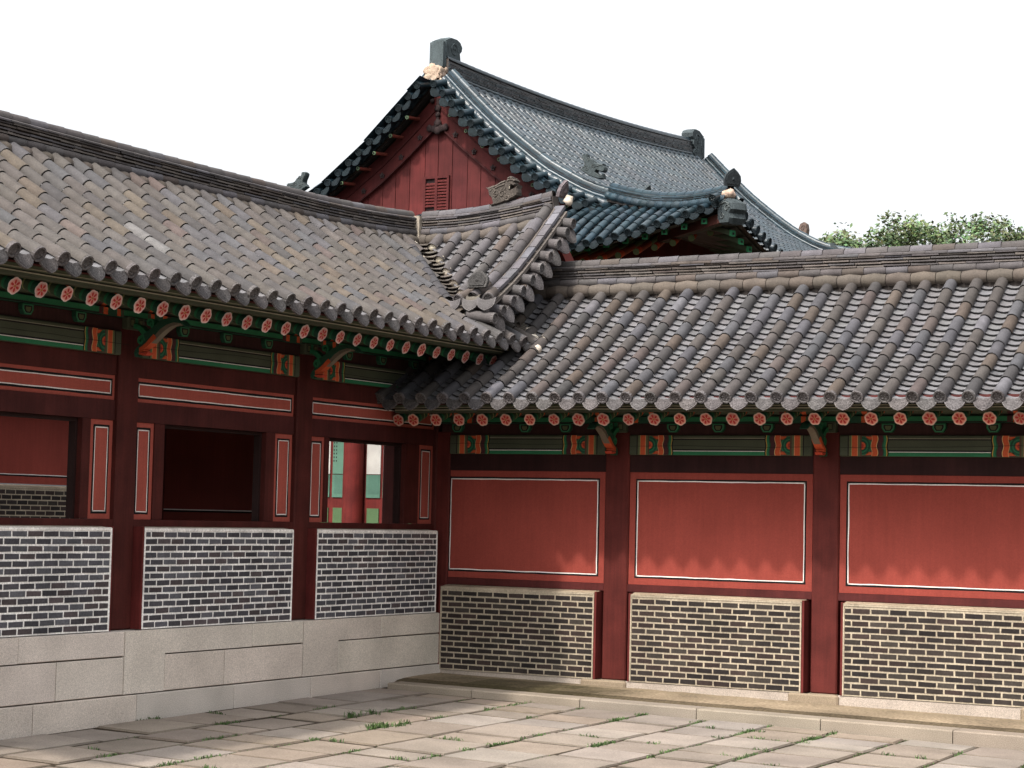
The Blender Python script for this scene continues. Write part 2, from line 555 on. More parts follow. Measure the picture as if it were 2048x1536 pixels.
def silhouette(mb, pts, org, ex, ey, ez, th, scale, col, relief=(), bev=.25):
    """solid figure from a side outline: full-size middle, slightly smaller rounded faces; org at outline (0,0)"""
    ex = Vector(ex); ey = Vector(ey); ez = Vector(ez); n = len(pts)
    cx = sum(p[0] for p in pts) / n; cy = sum(p[1] for p in pts) / n
    def ringp(k, o):
        # inset along local normals for a rounded edge
        out = []
        for i, (x, y) in enumerate(pts):
            x0, y0 = pts[i - 1]; x1, y1 = pts[(i + 1) % n]
            tx, ty = x1 - x0, y1 - y0; l = math.hypot(tx, ty) or 1
            nx, ny = ty / l, -tx / l
            if (cx - x) * nx + (cy - y) * ny < 0 and False: nx, ny = -nx, -ny
            out.append(org + ex * ((x - nx * k * sgn) * scale) + ez * ((y - ny * k * sgn) * scale) + ey * o)
        return out
    area = sum(pts[i - 1][0] * pts[i][1] - pts[i][0] * pts[i - 1][1] for i in range(n))
    sgn = 1 if area > 0 else -1
    ins = bev * th / scale * .35
    R = [ringp(ins, -th / 2), ringp(0, -th * .32), ringp(0, th * .32), ringp(ins, th / 2)]
    vs = sum(R, [])
    fs = [tuple(range(n)), tuple(range(3 * n, 4 * n))]
    for k in range(3):
        for i in range(n):
            j = (i + 1) % n
            fs.append((k * n + i, k * n + j, (k + 1) * n + j, (k + 1) * n + i))
    mb.add(vs, fs, col)
    for (px, wd, cc) in relief:
        for sgn2 in (-1, 1):
            for (a, b) in zip(px[:-1], px[1:]):
                pa = org + ex * (a[0] * scale) + ez * (a[1] * scale) + ey * (sgn2 * th / 2)
                pb = org + ex * (b[0] * scale) + ez * (b[1] * scale) + ey * (sgn2 * th / 2)
                mb.tube(pa, pb, wd * scale, wd * scale, cc, seg=5, smooth=False)

def roll(mb, pts, rx, ry, rz, col, seed=0, amp=.13):
    """hand-laid strip of lime plaster: closely overlapping lumps along a line"""
    rnd = random.Random(seed)
    for A, B in resample(pts, min(rx, ry, rz) * .55):
        k = rnd.uniform(.85, 1.12)
        p = (A + B) / 2 + Vector((rnd.uniform(-.006, .006), rnd.uniform(-.006, .006), rnd.uniform(-.006, .006)))
        mb.blob(p, rx * k, ry * k, rz * k, jit(col, .05), rnd.randint(0, 9999), amp)

def spiral(cx, cy, r, turns=1.3, a0=0, n=11, dirn=1):
    return [(cx + r * (1 - .8 * i / n) * math.cos(a0 + dirn * 2 * PI * turns * i / n), cy + r * (1 - .8 * i / n) * math.sin(a0 + dirn * 2 * PI * turns * i / n)) for i in range(n + 1)]

# ================================================================== roof surfaces of the two galleries
OV = 1.40          # eave line in front of the wall plane
HW = 1.20          # wall plane to ridge
RUN = OV + HW
def hprof(d):
    return .62 * (RUN - d) - .075 * math.sin(PI * max(0, min(1, d / RUN)))
ZR, ZL = 3.505, 4.315
def PR(s, d):
    z = ZR + hprof(d) - .0055 * (s - 2) * (1 if d > 1 else d)
    g = -.62 - .075 * math.cos(PI * d / RUN) * PI / RUN
    return Vector((s, HW - d, z)), Vector((0, g, 1)).normalized() * 1.0
def PRn(s, d):
    p, _ = PR(s, d); g = -.62 - .075 * math.cos(PI * d / RUN) * PI / RUN
    return p, Vector((0, g, 1)).normalized()
def PLn(s, d):
    dip = -.03 * math.sin(PI * max(0, min(1, (s + 9) / 10))) if d < 1.2 else 0
    rise = .10 * max(0, (s + 1.6) / 2.8) ** 2 * max(0, 1 - d / 1.3) if s > -1.6 else 0
    p = Vector((-HW + d, s, ZL + hprof(d) + dip * (1 - d / 1.2) + rise))
    g = -.62 - .075 * math.cos(PI * d / RUN) * PI / RUN
    return p, Vector((-g, 0, 1)).normalized()
def PXn(s, d):
    """cross roof of the left gallery: slope facing the court (-Y), rows at x=s"""
    rise = .10 * max(0, 1 - d / 1.3) + .20 * max(0, (s + .6) / 1.8) ** 1.6 * max(0, 1 - d / 2.6)
    p = Vector((s, HW - d, ZL + hprof(d) + rise))
    g = -.62 - .075 * math.cos(PI * d / RUN) * PI / RUN
    return p, Vector((0, g, 1)).normalized()
def zl(x): return ZL + hprof(x + HW)
def zr(y): return ZR + hprof(HW - y)

# ================================================================== walls
class Face:
    """wall frame: a = along the wall to the right, o = outwards, z"""
    def __init__(s, left): s.left = left
    def __call__(s, a, o, z):
        return Vector((o, a, z)) if s.left else Vector((a, -o, z))
    def box(s, mb, a0, a1, o0, o1, z0, z1, col, b=0):
        p, q = s(a0, o0, z0), s(a1, o1, z1)
        lo = Vector((min(p.x, q.x), min(p.y, q.y), z0)); hi = Vector((max(p.x, q.x), max(p.y, q.y), z1))
        if b: mb.bbox(lo, hi, col, b)
        else: mb.box(lo, hi, col)
    def poly(s, mb, pts, o, col):
        mb.add([s(a, o, z) for a, z in pts], [tuple(range(len(pts)))], col)
    def rect(s, mb, a0, a1, z0, z1, o, col):
        s.poly(mb, [(a0, z0), (a1, z0), (a1, z1), (a0, z1)], o, col)
FL, FR = Face(True), Face(False)

def lined_panel(F, parent, a0, a1, z0, z1, o, inset, wl=.011, bl=.024, name='wall_panel'):
    """salmon panel with an inset black and white line"""
    mb = MB()
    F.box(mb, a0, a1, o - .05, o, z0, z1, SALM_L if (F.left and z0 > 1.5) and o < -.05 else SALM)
    i = inset
    jz = lambda: random.uniform(-.003, .003)
    A0, A1, Z0, Z1 = a0 + i, a1 - i, z0 + i, z1 - i
    def stroke(xa, ya, xb, yb, wd, oo, col, sx, sy):
        n = max(2, int(math.hypot(xb - xa, yb - ya) / .16)); pp = []
        for k in range(n + 1):
            t = k / n
            j1 = random.uniform(-.0022, .0022); j2 = random.uniform(-.0018, .0018)
            pp.append((xa + (xb - xa) * t, ya + (yb - ya) * t, j1, wd + j2))
        for (p, q) in zip(pp[:-1], pp[1:]):
            F.poly(mb, [(p[0] + sx * p[2], p[1] + sy * p[2]), (q[0] + sx * q[2], q[1] + sy * q[2]),
                        (q[0] + sx * (q[2] + q[3]), q[1] + sy * (q[2] + q[3])), (p[0] + sx * (p[2] + p[3]), p[1] + sy * (p[2] + p[3]))], oo, col)
    for (wd, oo, col, e, sg) in ((bl, o + .002, BLACK, bl, -1), (wl, o + .0035, WHITE, 0, 1)):
        stroke(A0 - e, Z0, A1 + e, Z0, wd, oo, col, 0, sg)
        stroke(A0 - e, Z1, A1 + e, Z1, wd, oo, col, 0, -sg)
        stroke(A0, Z0, A0, Z1, wd, oo, col, sg, 0)
        stroke(A1, Z0, A1, Z1, wd, oo, col, -sg, 0)
    return mb.build(name, WALL, parent)

def brick_panel(F, parent, a0, a1, z0, z1, o, cold, seed, cap=True, rows=14):
    rnd = random.Random(seed)
    mb = MB()
    mortar = (.80, .775, .735) if cold else (.345, .29, .215)
    F.box(mb, a0, a1, o - .30, o - .006, z0, z1, mortar)
    top = z1 - (.035 if cold else .05); bot = z0 + .006
    rh = (top - bot) / rows
    mj = .021
    for r in range(rows):
        zb = bot + r * rh + mj * .5; zt = bot + (r + 1) * rh - mj * .5
        a = a0 + .022
        first = .075 if (r % 2) else .19
        k = 0
        while a < a1 - .03:
            L = (first if k == 0 else .207) + rnd.uniform(-.008, .008)
            b = min(a + L, a1 - .022)
            if a1 - .022 - b < .03: b = a1 - .022
            if b - a > .012:
                if cold:
                    c = rnd.choice([(.078, .076, .086), (.066, .062, .068), (.098, .098, .108), (.085, .070, .072), (.058, .056, .063)])
                else:
                    c = rnd.choice([(.032, .025, .022), (.026, .021, .019), (.040, .033, .028), (.036, .025, .022), (.022, .018, .017)])
                kk = rnd.uniform(.75, 1.2); c = tuple(q * kk for q in c)
                j = [rnd.uniform(-.0026, .0026) for _ in range(8)]
                q = [(a + j[0], zb + j[1]), (b + j[2], zb + j[3]), (b + j[4], zt + j[5]), (a + j[6], zt + j[7])]
                oo = o - rnd.uniform(.0, .004)
                f = [F(x, oo, y) for x, y in q]; g = [F(x, o - .02, y) for x, y in q]
                mb.add(f + g, [(0, 1, 2, 3), (0, 4, 5, 1), (1, 5, 6, 2), (2, 6, 7, 3), (3, 7, 4, 0)], c)
            a = b + mj; k += 1
    # raised mortar border
    bc = tuple(q * 1.05 for q in mortar)
    for (x0, x1, y0, y1) in ((a0, a0 + .016, z0, z1 - .03), (a1 - .016, a1, z0, z1 - .03)):
        F.box(mb, x0, x1, o - .01, o + .004, y0, y1, bc)
    F.box(mb, a0, a1, o - .01, o + .003, z1 - .03, z1 - .008, bc)
    # sloped cap
    ccol = (.30, .235, .165) if not cold else (.40, .345, .27)
    h = .022 if not cold else .012
    pts = [(o + .006, z1 - .008), (o - .16, z1 - .008), (o - .16, z1 + h)]
    mb.prism([F(a0 - .01, p, z) for p, z in pts], F(a1 + .01, 0, 0) - F(a0 - .01, 0, 0), ccol)
    ob = mb.build('brick_panel', BRICK, parent)
    # red boards on both ends
    for (x0, x1) in ((a0 - .032, a0 - .003), (a1 + .003, a1 + .032)):
        m2 = MB(); F.box(m2, x0, x1, o - .29, o - .004, z0, z1 + .012, (.10, .018, .016))
        m2.build('side_board', WOOD, ob)
    return ob

def ornament(F, mb, a, sgn, z0, z1, o, full=True):
    """painted end pattern of a beam, running from a in direction sgn; returns its length"""
    h = z1 - z0
    X = lambda t: a + sgn * t
    n = 8
    def band(t0, t1, col, lv, wav=0.0, ph=0.0):
        L = []; Rr = []
        for i in range(n + 1):
            z = z0 + h * i / n
            wv = wav * math.sin(2 * PI * (i / n) * 1.5 + ph)
            L.append((X(t0 + wv), z)); Rr.append((X(t1 + wv), z))
        for i in range(n):
            F.poly(mb, [L[i], Rr[i], Rr[i + 1], L[i + 1]], o + .0018 * lv, col)
    band(.105, .120, BLACK, 1); band(.120, .150, OLIVE2, 1); band(.150, .158, (.3, .27, .1), 1)
    band(.158, .225, ORANGE, 1); band(.225, .235, (.55, .25, .12), 1); band(.235, .262, OLIVE2, 1)
    band(.262, .43, (.085, .045, .03), 1)
    # half flower
    cx, cz = .285, z0 + h * .5
    for (rr, col, lv) in ((.125, GREEN, 2), (.108, DGREEN, 3), (.085, GREEN, 4), (.07, DGREEN, 5), (.048, ORANGE, 6), (.026, (.35, .03, .02), 7)):
        pts = []
        for i in range(9):
            t = -PI / 2 + PI * i / 8
            pts.append((X(cx + rr * math.cos(t)), cz + min(h * .47, rr * 1.0) * math.sin(t)))
        F.poly(mb, pts, o + .0018 * lv, col)
    for dz in (-.36, .36):
        F.poly(mb, [(X(.36), cz + dz * h * .8), (X(.43), cz + dz * h * .9), (X(.43), cz + dz * h * 1.25), (X(.33), cz + dz * h * 1.25)], o + .0036, ORANGE)
    band(.405, .412, (.55, .3, .14), 3, .008); band(.412, .475, ORANGE, 3, .010); band(.475, .482, (.6, .45, .2), 3, .010)
    band(.482, .545, MAROON, 3, .010); band(.545, .56, DGREEN, 3, .008); band(.56, .59, GREEN if full else DGREEN, 3, .006, .3)
    band(.59, .60, YEL, 3, .006, .3); band(.60, .616, BLACK, 3, .006, .3)
    return .616

def beam_face(F, parent, a0, a1, z0, z1, o):
    mb = MB()
    F.box(mb, a0, a1, o - .16, o, z0, z1, OLIVE, .012)
    e = ornament(F, mb, a0, 1, z0 + .004, z1 - .004, o)
    ornament(F, mb, a1, -1, z0 + .004, z1 - .004, o)
    c0, c1 = a0 + e, a1 - e
    F.rect(mb, c0, c1, z0 + .004, z0 + .050, o + .0018, GREEN)
    F.rect(mb, c0, c1, z0 + .050, z0 + .058, o + .0018, WHITE)
    F.rect(mb, c0, c1, z0 + .058, z0 + .076, o + .0018, BLACK)
    F.rect(mb, c0, c1, z1 - .060, z1 - .044, o + .0018, BLACK)
    F.rect(mb, c0, c1, z1 - .044, z1 - .036, o + .0018, (.26, .24, .17))
    # a drying crack along the beam
    zc = z0 + (z1 - z0) * random.uniform(.4, .55)
    x = a0 + .02
    while x < a1 - .3:
        x2 = x + random.uniform(.2, .5); z2 = zc + random.uniform(-.012, .010)
        F.poly(mb, [(x, zc), (x2, z2), (x2, z2 + .005), (x, zc + .004)], o + .015, (.012, .01, .009))
        x, zc = x2, z2
    return mb.build('beam', PAINT, parent)

def ribbon(F, mb, a, pts, th, col):
    """curved board in the vertical plane across the wall; pts (o, z, width)"""
    n = len(pts); L = []; R = []
    for i, (o, z, w) in enumerate(pts):
        o0, z0 = pts[max(0, i - 1)][:2]; o1, z1 = pts[min(n - 1, i + 1)][:2]
        t = math.hypot(o1 - o0, z1 - z0) or 1
        nx, nz = -(z1 - z0) / t, (o1 - o0) / t
        L.append((o + nx * w / 2, z + nz * w / 2)); R.append((o - nx * w / 2, z - nz * w / 2))
    vs = [F(a - th / 2, *p) for p in L] + [F(a - th / 2, *p) for p in R] + [F(a + th / 2, *p) for p in L] + [F(a + th / 2, *p) for p in R]
    fs = []
    for i in range(n - 1):
        fs += [(i, i + 1, n + i + 1, n + i), (2 * n + i, 3 * n + i, 3 * n + i + 1, 2 * n + i + 1),
               (i, 2 * n + i, 2 * n + i + 1, i + 1), (n + i, n + i + 1, 3 * n + i + 1, 3 * n + i)]
    fs += [(0, n, 3 * n, 2 * n), (n - 1, 3 * n - 1, 4 * n - 1, 2 * n - 1)]
    mb.add(vs, fs, col)

def bracket(F, parent, a, zb, o0):
    """carved wing bracket at a column head; zb = underside of the beam"""
    mb = MB()
    def R(pts, th, col): ribbon(F, mb, a, [(o0 + p[0], zb + p[1], p[2]) for p in pts], th, col)
    R([(-.05, .322, .05), (.06, .322, .05), (.12, .305, .055), (.17, .265, .06), (.215, .215, .07)], .100, GREEN)
    R([(.20, .20, .07), (.26, .225, .085), (.32, .262, .085), (.38, .310, .075), (.47, .357, .07), (.58, .374, .05), (.68, .352, .032), (.755, .298, .008)], .104, DGREEN)
    R([(.27, .165, .075), (.33, .205, .075), (.38, .245, .07), (.46, .297, .06), (.55, .332, .04), (.64, .335, .02)], .088, (.16, .135, .10))
    R([(.34, .21, .048), (.31, .185, .05), (.27, .150, .048), (.235, .12, .044), (.18, .087, .036), (.145, .072, .032), (.142, .056, .026), (.20, .056, .012)], .108, ORANGE)
    R([(.13, .030, .02), (.17, .020, .03), (.22, .022, .026), (.245, .035, .01)], .096, (.45, .06, .03))
    R([(.215, .21, .07), (.205, .165, .06), (.175, .12, .055), (.135, .088, .05), (.10, .062, .045), (.082, .03, .04), (.09, -.005, .03)], .094, DGREEN)
    for (cx, cz, r, a0) in ((.150, .165, .055, 0.0), (.262, .352, .055, -1.2)):
        R([(x, z, .024) for x, z in spiral(cx, cz, r, 1.25, a0)], .098, GREEN)
    # small bearing block above the column
    F.box(mb, a - .14, a + .14, o0 - .1, o0 + .045, zb + .285, zb + .42, OLIVE, .01)
    F.rect(mb, a - .025, a + .025, zb + .30, zb + .41, o0 + .047, GREEN)
    for s in (-1, 1):
        F.rect(mb, a + s * .035, a + s * .10, zb + .315, zb + .40, o0 + .047, BLACK)
        F.rect(mb, a + s * .042, a + s * .093, zb + .325, zb + .39, o0 + .0485, OLIVE2)
    return mb.build('bracket', PAINT, parent)

def block_mesh(F):
    mb = MB(); w = .082; t = .048
    pts = [(-w, .05), (w, .05), (w, -.005), (t, -.055), (-t, -.055), (-w, -.005)]
    mb.prism([F(a, -.08, z) for a, z in pts], F(0, .10, 0) - F(0, 0, 0), DGREEN)
    def rg(k, o, col): F.poly(mb, [(a * k, z * k) for a, z in pts], o, col)
    rg(.98, .0215, GREEN); rg(.80, .023, (.07, .22, .12)); rg(.72, .0245, BLACK); rg(.46, .026, OLIVE2)
    return mb.mesh('bearing_block', PAINT)
def rafter_mesh(F):
    mb = MB()
    L = 1.75; sl = .42
    A = lambda t: F(0, -t, t * sl)
    mb.tube(A(L), A(.30), .062, .066, (.055, .072, .045), 14, False)
    t = .30
    for (w_, col) in ((.022, BLACK), (.03, ORANGE), (.02, (.09, .12, .05)), (.05, DGREEN), (.02, (.22, .24, .10)), (.06, (.05, .075, .04)), (.03, GREEN), (.068, DGREEN)):
        mb.tube(A(t), A(t - w_), .0665, .067, col, 14, False); t -= w_
    mb.tube(A(.001), A(0), .067, .067, DGREEN, 14, True)
    return mb.mesh('rafter', PAINT)
def flower_mesh(F, fade=1.0):
    rim, pl, pl2 = ((.66, .60, .53), (.66, .40, .36), (.60, .26, .22)) if F.left else ((.30, .29, .22), (.68, .38, .29), (.62, .20, .14))
    """painted rosette on the rafter end, facing outwards"""
    mb = MB()
    dull = lambda c: tuple(q * fade + .10 * (1 - fade) for q in c)
    rim, pl, pl2 = dull(rim), dull(pl), dull(pl2)
    ct, st = math.cos(math.atan(.42)), math.sin(math.atan(.42))
    def tp(pts, o, col):            # square to the rafter, which slopes down outwards
        mb.add([F(a, o * ct + z * st, z * ct - o * st) for a, z in pts], [tuple(range(len(pts)))], col)
    def disc(fr, n, o, col, ph=0):
        pts = []
        for i in range(n):
            t = 2 * PI * i / n + ph; r = fr(t); pts.append((r * math.cos(t), r * math.sin(t)))
        tp(pts, o, col)
    disc(lambda t: .077 + .0075 * abs(math.cos(3 * t)), 48, .004, rim)
    disc(lambda t: .072 + .0075 * abs(math.cos(3 * t)), 48, .006, pl)
    disc(lambda t: .060 + .008 * abs(math.cos(3 * t)), 48, .0075, pl2)
    for k in range(6):
        t = 2 * PI * k / 6
        c, s = math.cos(t), math.sin(t)
        pet = [(.012, 0), (.03, .011), (.048, .013), (.060, .006), (.060, -.006), (.048, -.013), (.03, -.011)]
        tp([(x * c - y * s, x * s + y * c) for x, y in pet], .009, (.36, .022, .02))
    disc(lambda t: .013, 10, .0105, (.32, .14, .03))
    return mb.mesh('flower_end', PAINT)

def upper_works(F, parent, cols, a0, a1, z0, blocks, raf, zoff=0.0, strip_orn=True):
    """beams, blocks, purlin, rafters and eave boards; z0 = underside of beam"""
    for c0, c1 in zip(cols[:-1], cols[1:]):
        beam_face(F, parent, c0 + .175, c1 - .175, z0, z0 + .255, .0)
    # dark plank behind the blocks
    mb = MB(); F.box(mb, a0, a1, -.14, -.035, z0 + .256, z0 + .40, (.04, .016, .015)); mb.build('spacer_plank', WOOD, parent)
    mb = MB()
    F.box(mb, a0, a1, -.14, .03, z0 + .405, z0 + .485, DGREEN)
    F.rect(mb, a0, a1, z0 + .425, z0 + .478, .032, GREEN)
    F.rect(mb, a0, a1, z0 + .408, z0 + .420, .032, BLACK)
    if strip_orn:
        for c in cols:
            for s in (-1, 1):
                for (t0, t1, col) in ((.20, .24, OLIVE), (.25, .31, ORANGE), (.32, .45, DGREEN), (.46, .53, ORANGE), (.54, .60, MAROON)):
                    F.rect(mb, c + s * t0, c + s * t1, z0 + .407, z0 + .484, .034, col)
    mb.build('purlin_support', PAINT, parent)
    mb = MB(); mb.tube(F(a0, -.06, z0 + .60), F(a1, -.06, z0 + .60), .115, .115, OLIVE, 16, True)
    for c in cols:
        for s in (-1, 1):
            for (t0, t1, col) in ((.25, .31, ORANGE), (.32, .45, DGREEN), (.46, .53, ORANGE), (.54, .60, MAROON)):
                mb.tube(F(c + s * t0, -.06, z0 + .60), F(c + s * t1, -.06, z0 + .60), .117, .117, col, 16, False)
    mb.build('purlin', PAINT, parent)
    bm = block_mesh(F)
    for a in blocks: inst('bearing_block', bm, parent, F(a, .0, z0 + .345))
    rm, fms = rafter_mesh(F), [flower_mesh(F, f) for f in (1.0, .86, .72)]
    axis = (F(0, math.cos(math.atan(.42)), -math.sin(math.atan(.42)))).normalized()
    for a in raf:
        ra = inst('rafter', rm, parent, F(a, 1.05, z0 + .40))
        fo = inst('flower_end', random.choice(fms), ra, F(a, 1.05, z0 + .40))
        fo.rotation_mode = 'QUATERNION'
        fo.rotation_quaternion = Quaternion(axis, random.uniform(-.5, .5))
        k = random.uniform(.94, 1.05); fo.scale = (k, k, k)
    # soffit boarding just above the rafters
    mb = MB(); zr0 = z0 + .40 + .082
    q = [(1.045, zr0), (-.9, zr0 + 1.945 * .42), (-.9, zr0 + 1.945 * .42 + .03), (1.045, zr0 + .03)]
    mb.prism([F(a0, o, z) for o, z in q], F(a1, 0, 0) - F(a0, 0, 0), (.07, .075, .045))
    mb.build('soffit_board', PAINT, parent)
    mb = MB()
    zb = z0 + .487
    F.box(mb, a0, a1, 1.04, 1.17, zb, zb + .050, OLIVE)
    F.rect(mb, a0, a1, zb + .028, zb + .040, 1.172, (.36, .33, .24))
    F.rect(mb, a0, a1, zb + .042, zb + .049, 1.172, BLACK)
    F.box(mb, a0, a1, 1.10, 1.235, zb + .054, zb + .095, (.075, .09, .055))
    F.rect(mb, a0, a1, zb + .056, zb + .064, 1.237, (.30, .28, .2))
    mb.build('eave_lath', PAINT, parent)
    mb = MB(); F.box(mb, a0, a1, 1.14, 1.30, zb + .098, zb + .165, (.075, .019, .017)); mb.build('eave_board', WOOD, parent)

# ================================================================== LEFT GALLERY
corridor = empty('gallery_building', (0, -5, -.15), 'left gallery with open windows, grey brick panels and a light granite base', 'building')
rightg = empty('gallery_building', (5, .6, -.1), 'low right-hand gallery with closed salmon panels above dark brown brick', 'building')

LC = [-13.06, -9.74, -6.42, -3.11, .17]            # column centres along the left wall
RC = [-.35, 2.675, 5.50, 8.33, 11.15]
A_END = -12.5

# --- roof of the left gallery
mb, me_ = MB(), MB()
rows = []
k0 = -6.249
ys = [k0 + .3283 * i for i in range(-19, 24)]
for y in ys:
    if y > 1.1: continue
    if y < -1.06: rows.append((y, .10, RUN, True))
    else: rows.append((y, .10, max(.1, -y + HW - .16), False))
slope(mb, me_, PLn, rows, (0, 1, 0), .3283, tone=tone_left, ftone=tone_fem)
rows = []
for y in ys:
    if y <= -1.39 or y > .75: continue
    # strip below the cross gable, cut by the valley with the low roof
    d1 = RUN
    if y > .10:
        x = OV
        while x > .2 and zl(x) < zr(y) + .06: x -= .02
        d1 = x + HW
    start = HW + (.52 if y > -.75 else .95 + max(0, -y - .95))
    rows.append((y, start, d1, y < .36 and d1 > RUN - .3))
rows = [(a, b, (RUN if y_ else c), y_) for (a, b, c, y_) in rows]
slope(mb, me_, PLn, rows, (0, 1, 0), .3283, tone=tone_left, ftone=tone_fem)
# slope of the cross roof towards the court
rows = []
for i in range(-2, 9):
    x = -1.0 + .30 * i
    if x > .92: continue
    vy = -x
    rows.append((x, .10, HW - vy - .20 if vy < 1.0 else .1, False))
rows = [r for r in rows if r[2] - r[1] > .12]
slope(mb, me_, PXn, rows, (1, 0, 0), .30, tone=tone_ridge, ftone=tone_fem, caps=False)
# rear slopes (plain)
def PLb(s, d):
    p, u = PLn(s, d); return Vector((-2 * HW - p.x, p.y, p.z)), Vector((-u.x, u.y, u.z))
slope(mb, me_, PLb, [(y, .1, RUN, False) for y in ys if y < 1.2], (0, 1, 0), .3283, tone=tone_left, caps=False, seg=5, tl=.5, fstep=.5)
def PXb(s, d):
    p, u = PXn(s, d); return Vector((p.x, 2 * HW - p.y, p.z)), Vector((u.x, -u.y, u.z))
slope(mb, me_, PXb, [(-1.2 + .3 * i, .1, RUN, False) for i in range(-8, 8)], (1, 0, 0), .30, tone=tone_ridge, caps=False, seg=5, tl=.5, fstep=.5)
roofL = mb.build('roof', TILE, corridor)
me_.build('end_tile_row', RELIEF, roofL)
# boarding under the tiles: sheets that follow the slopes
def sheet(mb, P, s0, s1, ds, off, col, ns=8, clip=None):
    grid = []
    for i in range(ns + 1):
        s = s0 + (s1 - s0) * i / ns; row = []
        for d in ds:
            dd = min(d, clip(s)) if clip else d
            p, u = P(s, dd); row.append(p - u * off)
        grid.append(row)
    m = len(ds); vs = sum(grid, [])
    mb.add(vs, [(i * m + j, i * m + j + 1, (i + 1) * m + j + 1, (i + 1) * m + j) for i in range(ns) for j in range(m - 1)], col)
mb = MB(); dd = [RUN * i / 8 for i in range(9)]; dd[-1] = RUN - .03
sheet(mb, PLn, -12.6, -1.3, dd, .085, BOARD, 10)
sheet(mb, PLn, -1.3, 1.2, dd, .085, BOARD, 12, lambda s: max(.02, HW - s - .02))
sheet(mb, PLn, -1.3, .30, [HW + .50 + (RUN - .53 - HW) * i / 6 for i in range(7)], .085, BOARD, 8)
sheet(mb, PXn, -1.2, .98, dd, .085, BOARD, 14, lambda s: max(.02, HW + min(s, 1.2) - .0))
sheet(mb, PLb, -12.6, 3.7, dd, .085, BOARD, 10)
sheet(mb, PXb, -3.7, .98, dd, .085, BOARD, 10)
mb.build('roof_boarding', WOOD, corridor)
# --- ridges
mb = MB()
path = []
for i in range(23):
    y = -12.6 + (1.08 + 12.6) * i / 22
    p, u = PLn(y, 0); path.append(Vector((-HW, y, p.z - .115)))
ridge(mb, path, pitch=.3283)
mb.build('main_ridge', TILE, roofL)
mb = MB()
path = []
for i in range(12):
    x = -1.08 + (1.12 + 1.08) * i / 11
    p, u = PXn(x, 0); path.append(Vector((x, HW, p.z - .115)))
zt = ridge(mb, path, pitch=.30)
crx = mb.build('cross_ridge', TILE, roofL)
XEND = path[-1]
# plaster joint at the ridge corner
mb = MB()
PLC2 = (.47, .415, .34)
mb.box((-1.29, 1.02, 5.75), (-1.03, 1.29, 6.30), (.30, .26, .21))
roll(mb, [(-1.01, 1.00, 5.80), (-1.04, 1.03, 6.00), (-1.04, 1.03, 6.28), (-1.10, 1.09, 6.37), (-1.2, 1.2, 6.38)], .065, .065, .05, (.52, .46, .38), 3)
roll(mb, [(-1.02, .98, 5.86), (-.94, .86, 5.80), (-.86, .74, 5.74)], .05, .05, .04, PLC2, 4)
mb.build('plaster_joint', PLAST, roofL)
# descending ridge on the gable verge of the cross roof
mb = MB(); VX = 1.03
path = []
for i in range(12):
    d = .02 + (2.06 - .02) * i / 11
    p, u = PXn(VX, d); path.append(p + Vector((0, 0, -.02 + .05 * (i / 11) ** 2)))
ridge(mb, [p + Vector((0, 0, .02)) for p in path], base=False, bugo=True, flats=2, r=.075, wid=.10, tilehat=False, fh=.03)
# second, lower cap row on the outer side
for A, B in resample([p + Vector((.135, 0, .15)) for p in path], .29, .3):
    d = (B - A).normalized(); u = d.cross(Vector((1, 0, 0))); u = u if u.z > 0 else -u
    mb.obox(A - Vector((.075, 0, 0)), d * ((B - A).length - .016), Vector((.15, 0, 0)), u * .045, jit(random.choice([(.105, .102, .115), (.085, .08, .086), (.12, .115, .13)]), .12))
for q in range(2):
    for A, B in resample([p + Vector((.15, 0, .085 - .035 * q)) for p in path], .33, random.random()):
        d = (B - A).normalized(); u = d.cross(Vector((1, 0, 0))); u = u if u.z > 0 else -u
        mb.obox(A - Vector((.09, 0, 0)), d * ((B - A).length - .008), Vector((.18, 0, 0)), u * .022, tone_ledge())
mb.build('descending_ridge', TILE, roofL)
mb, me_ = MB(), MB()
vp = [p + Vector((.10, 0, -.01)) for p in path] + [PXn(VX, 2.28)[0] + Vector((.10, 0, .04))]
verge(mb, me_, vp, (1, 0, 0), pitch=.305, length=.26, drop=.05)
ct = MB()      # two end tiles that close the lower corner, facing the court
for dx in (0.0, .31):
    A = Vector((.90 + dx, -.74, 4.94)); B = A + Vector((-.05 + dx * .45, -.28, -.12))
    ct.arc(A, B, Vector((0, 0, 1)), .074, .077, tone_ridge(), a0=-180, a1=180, seg=12)
    cap_disc(ct, B, B - A, .075, tone_end())
for dx in (-.10, .17, .40):
    crescent(ct, Vector((.88 + dx, -1.03, 4.80)), (1, .25 * (1 if dx > .3 else (-.3 if dx < 0 else 0)), 0), (0.1, -1, 0), (0, 0, 1), .25, .15, tone_end())
vg = mb.build('verge_tile', TILE, roofL)
ct.build('corner_tile', TILE, roofL)
me_.build('end_tile_row', RELIEF, vg)
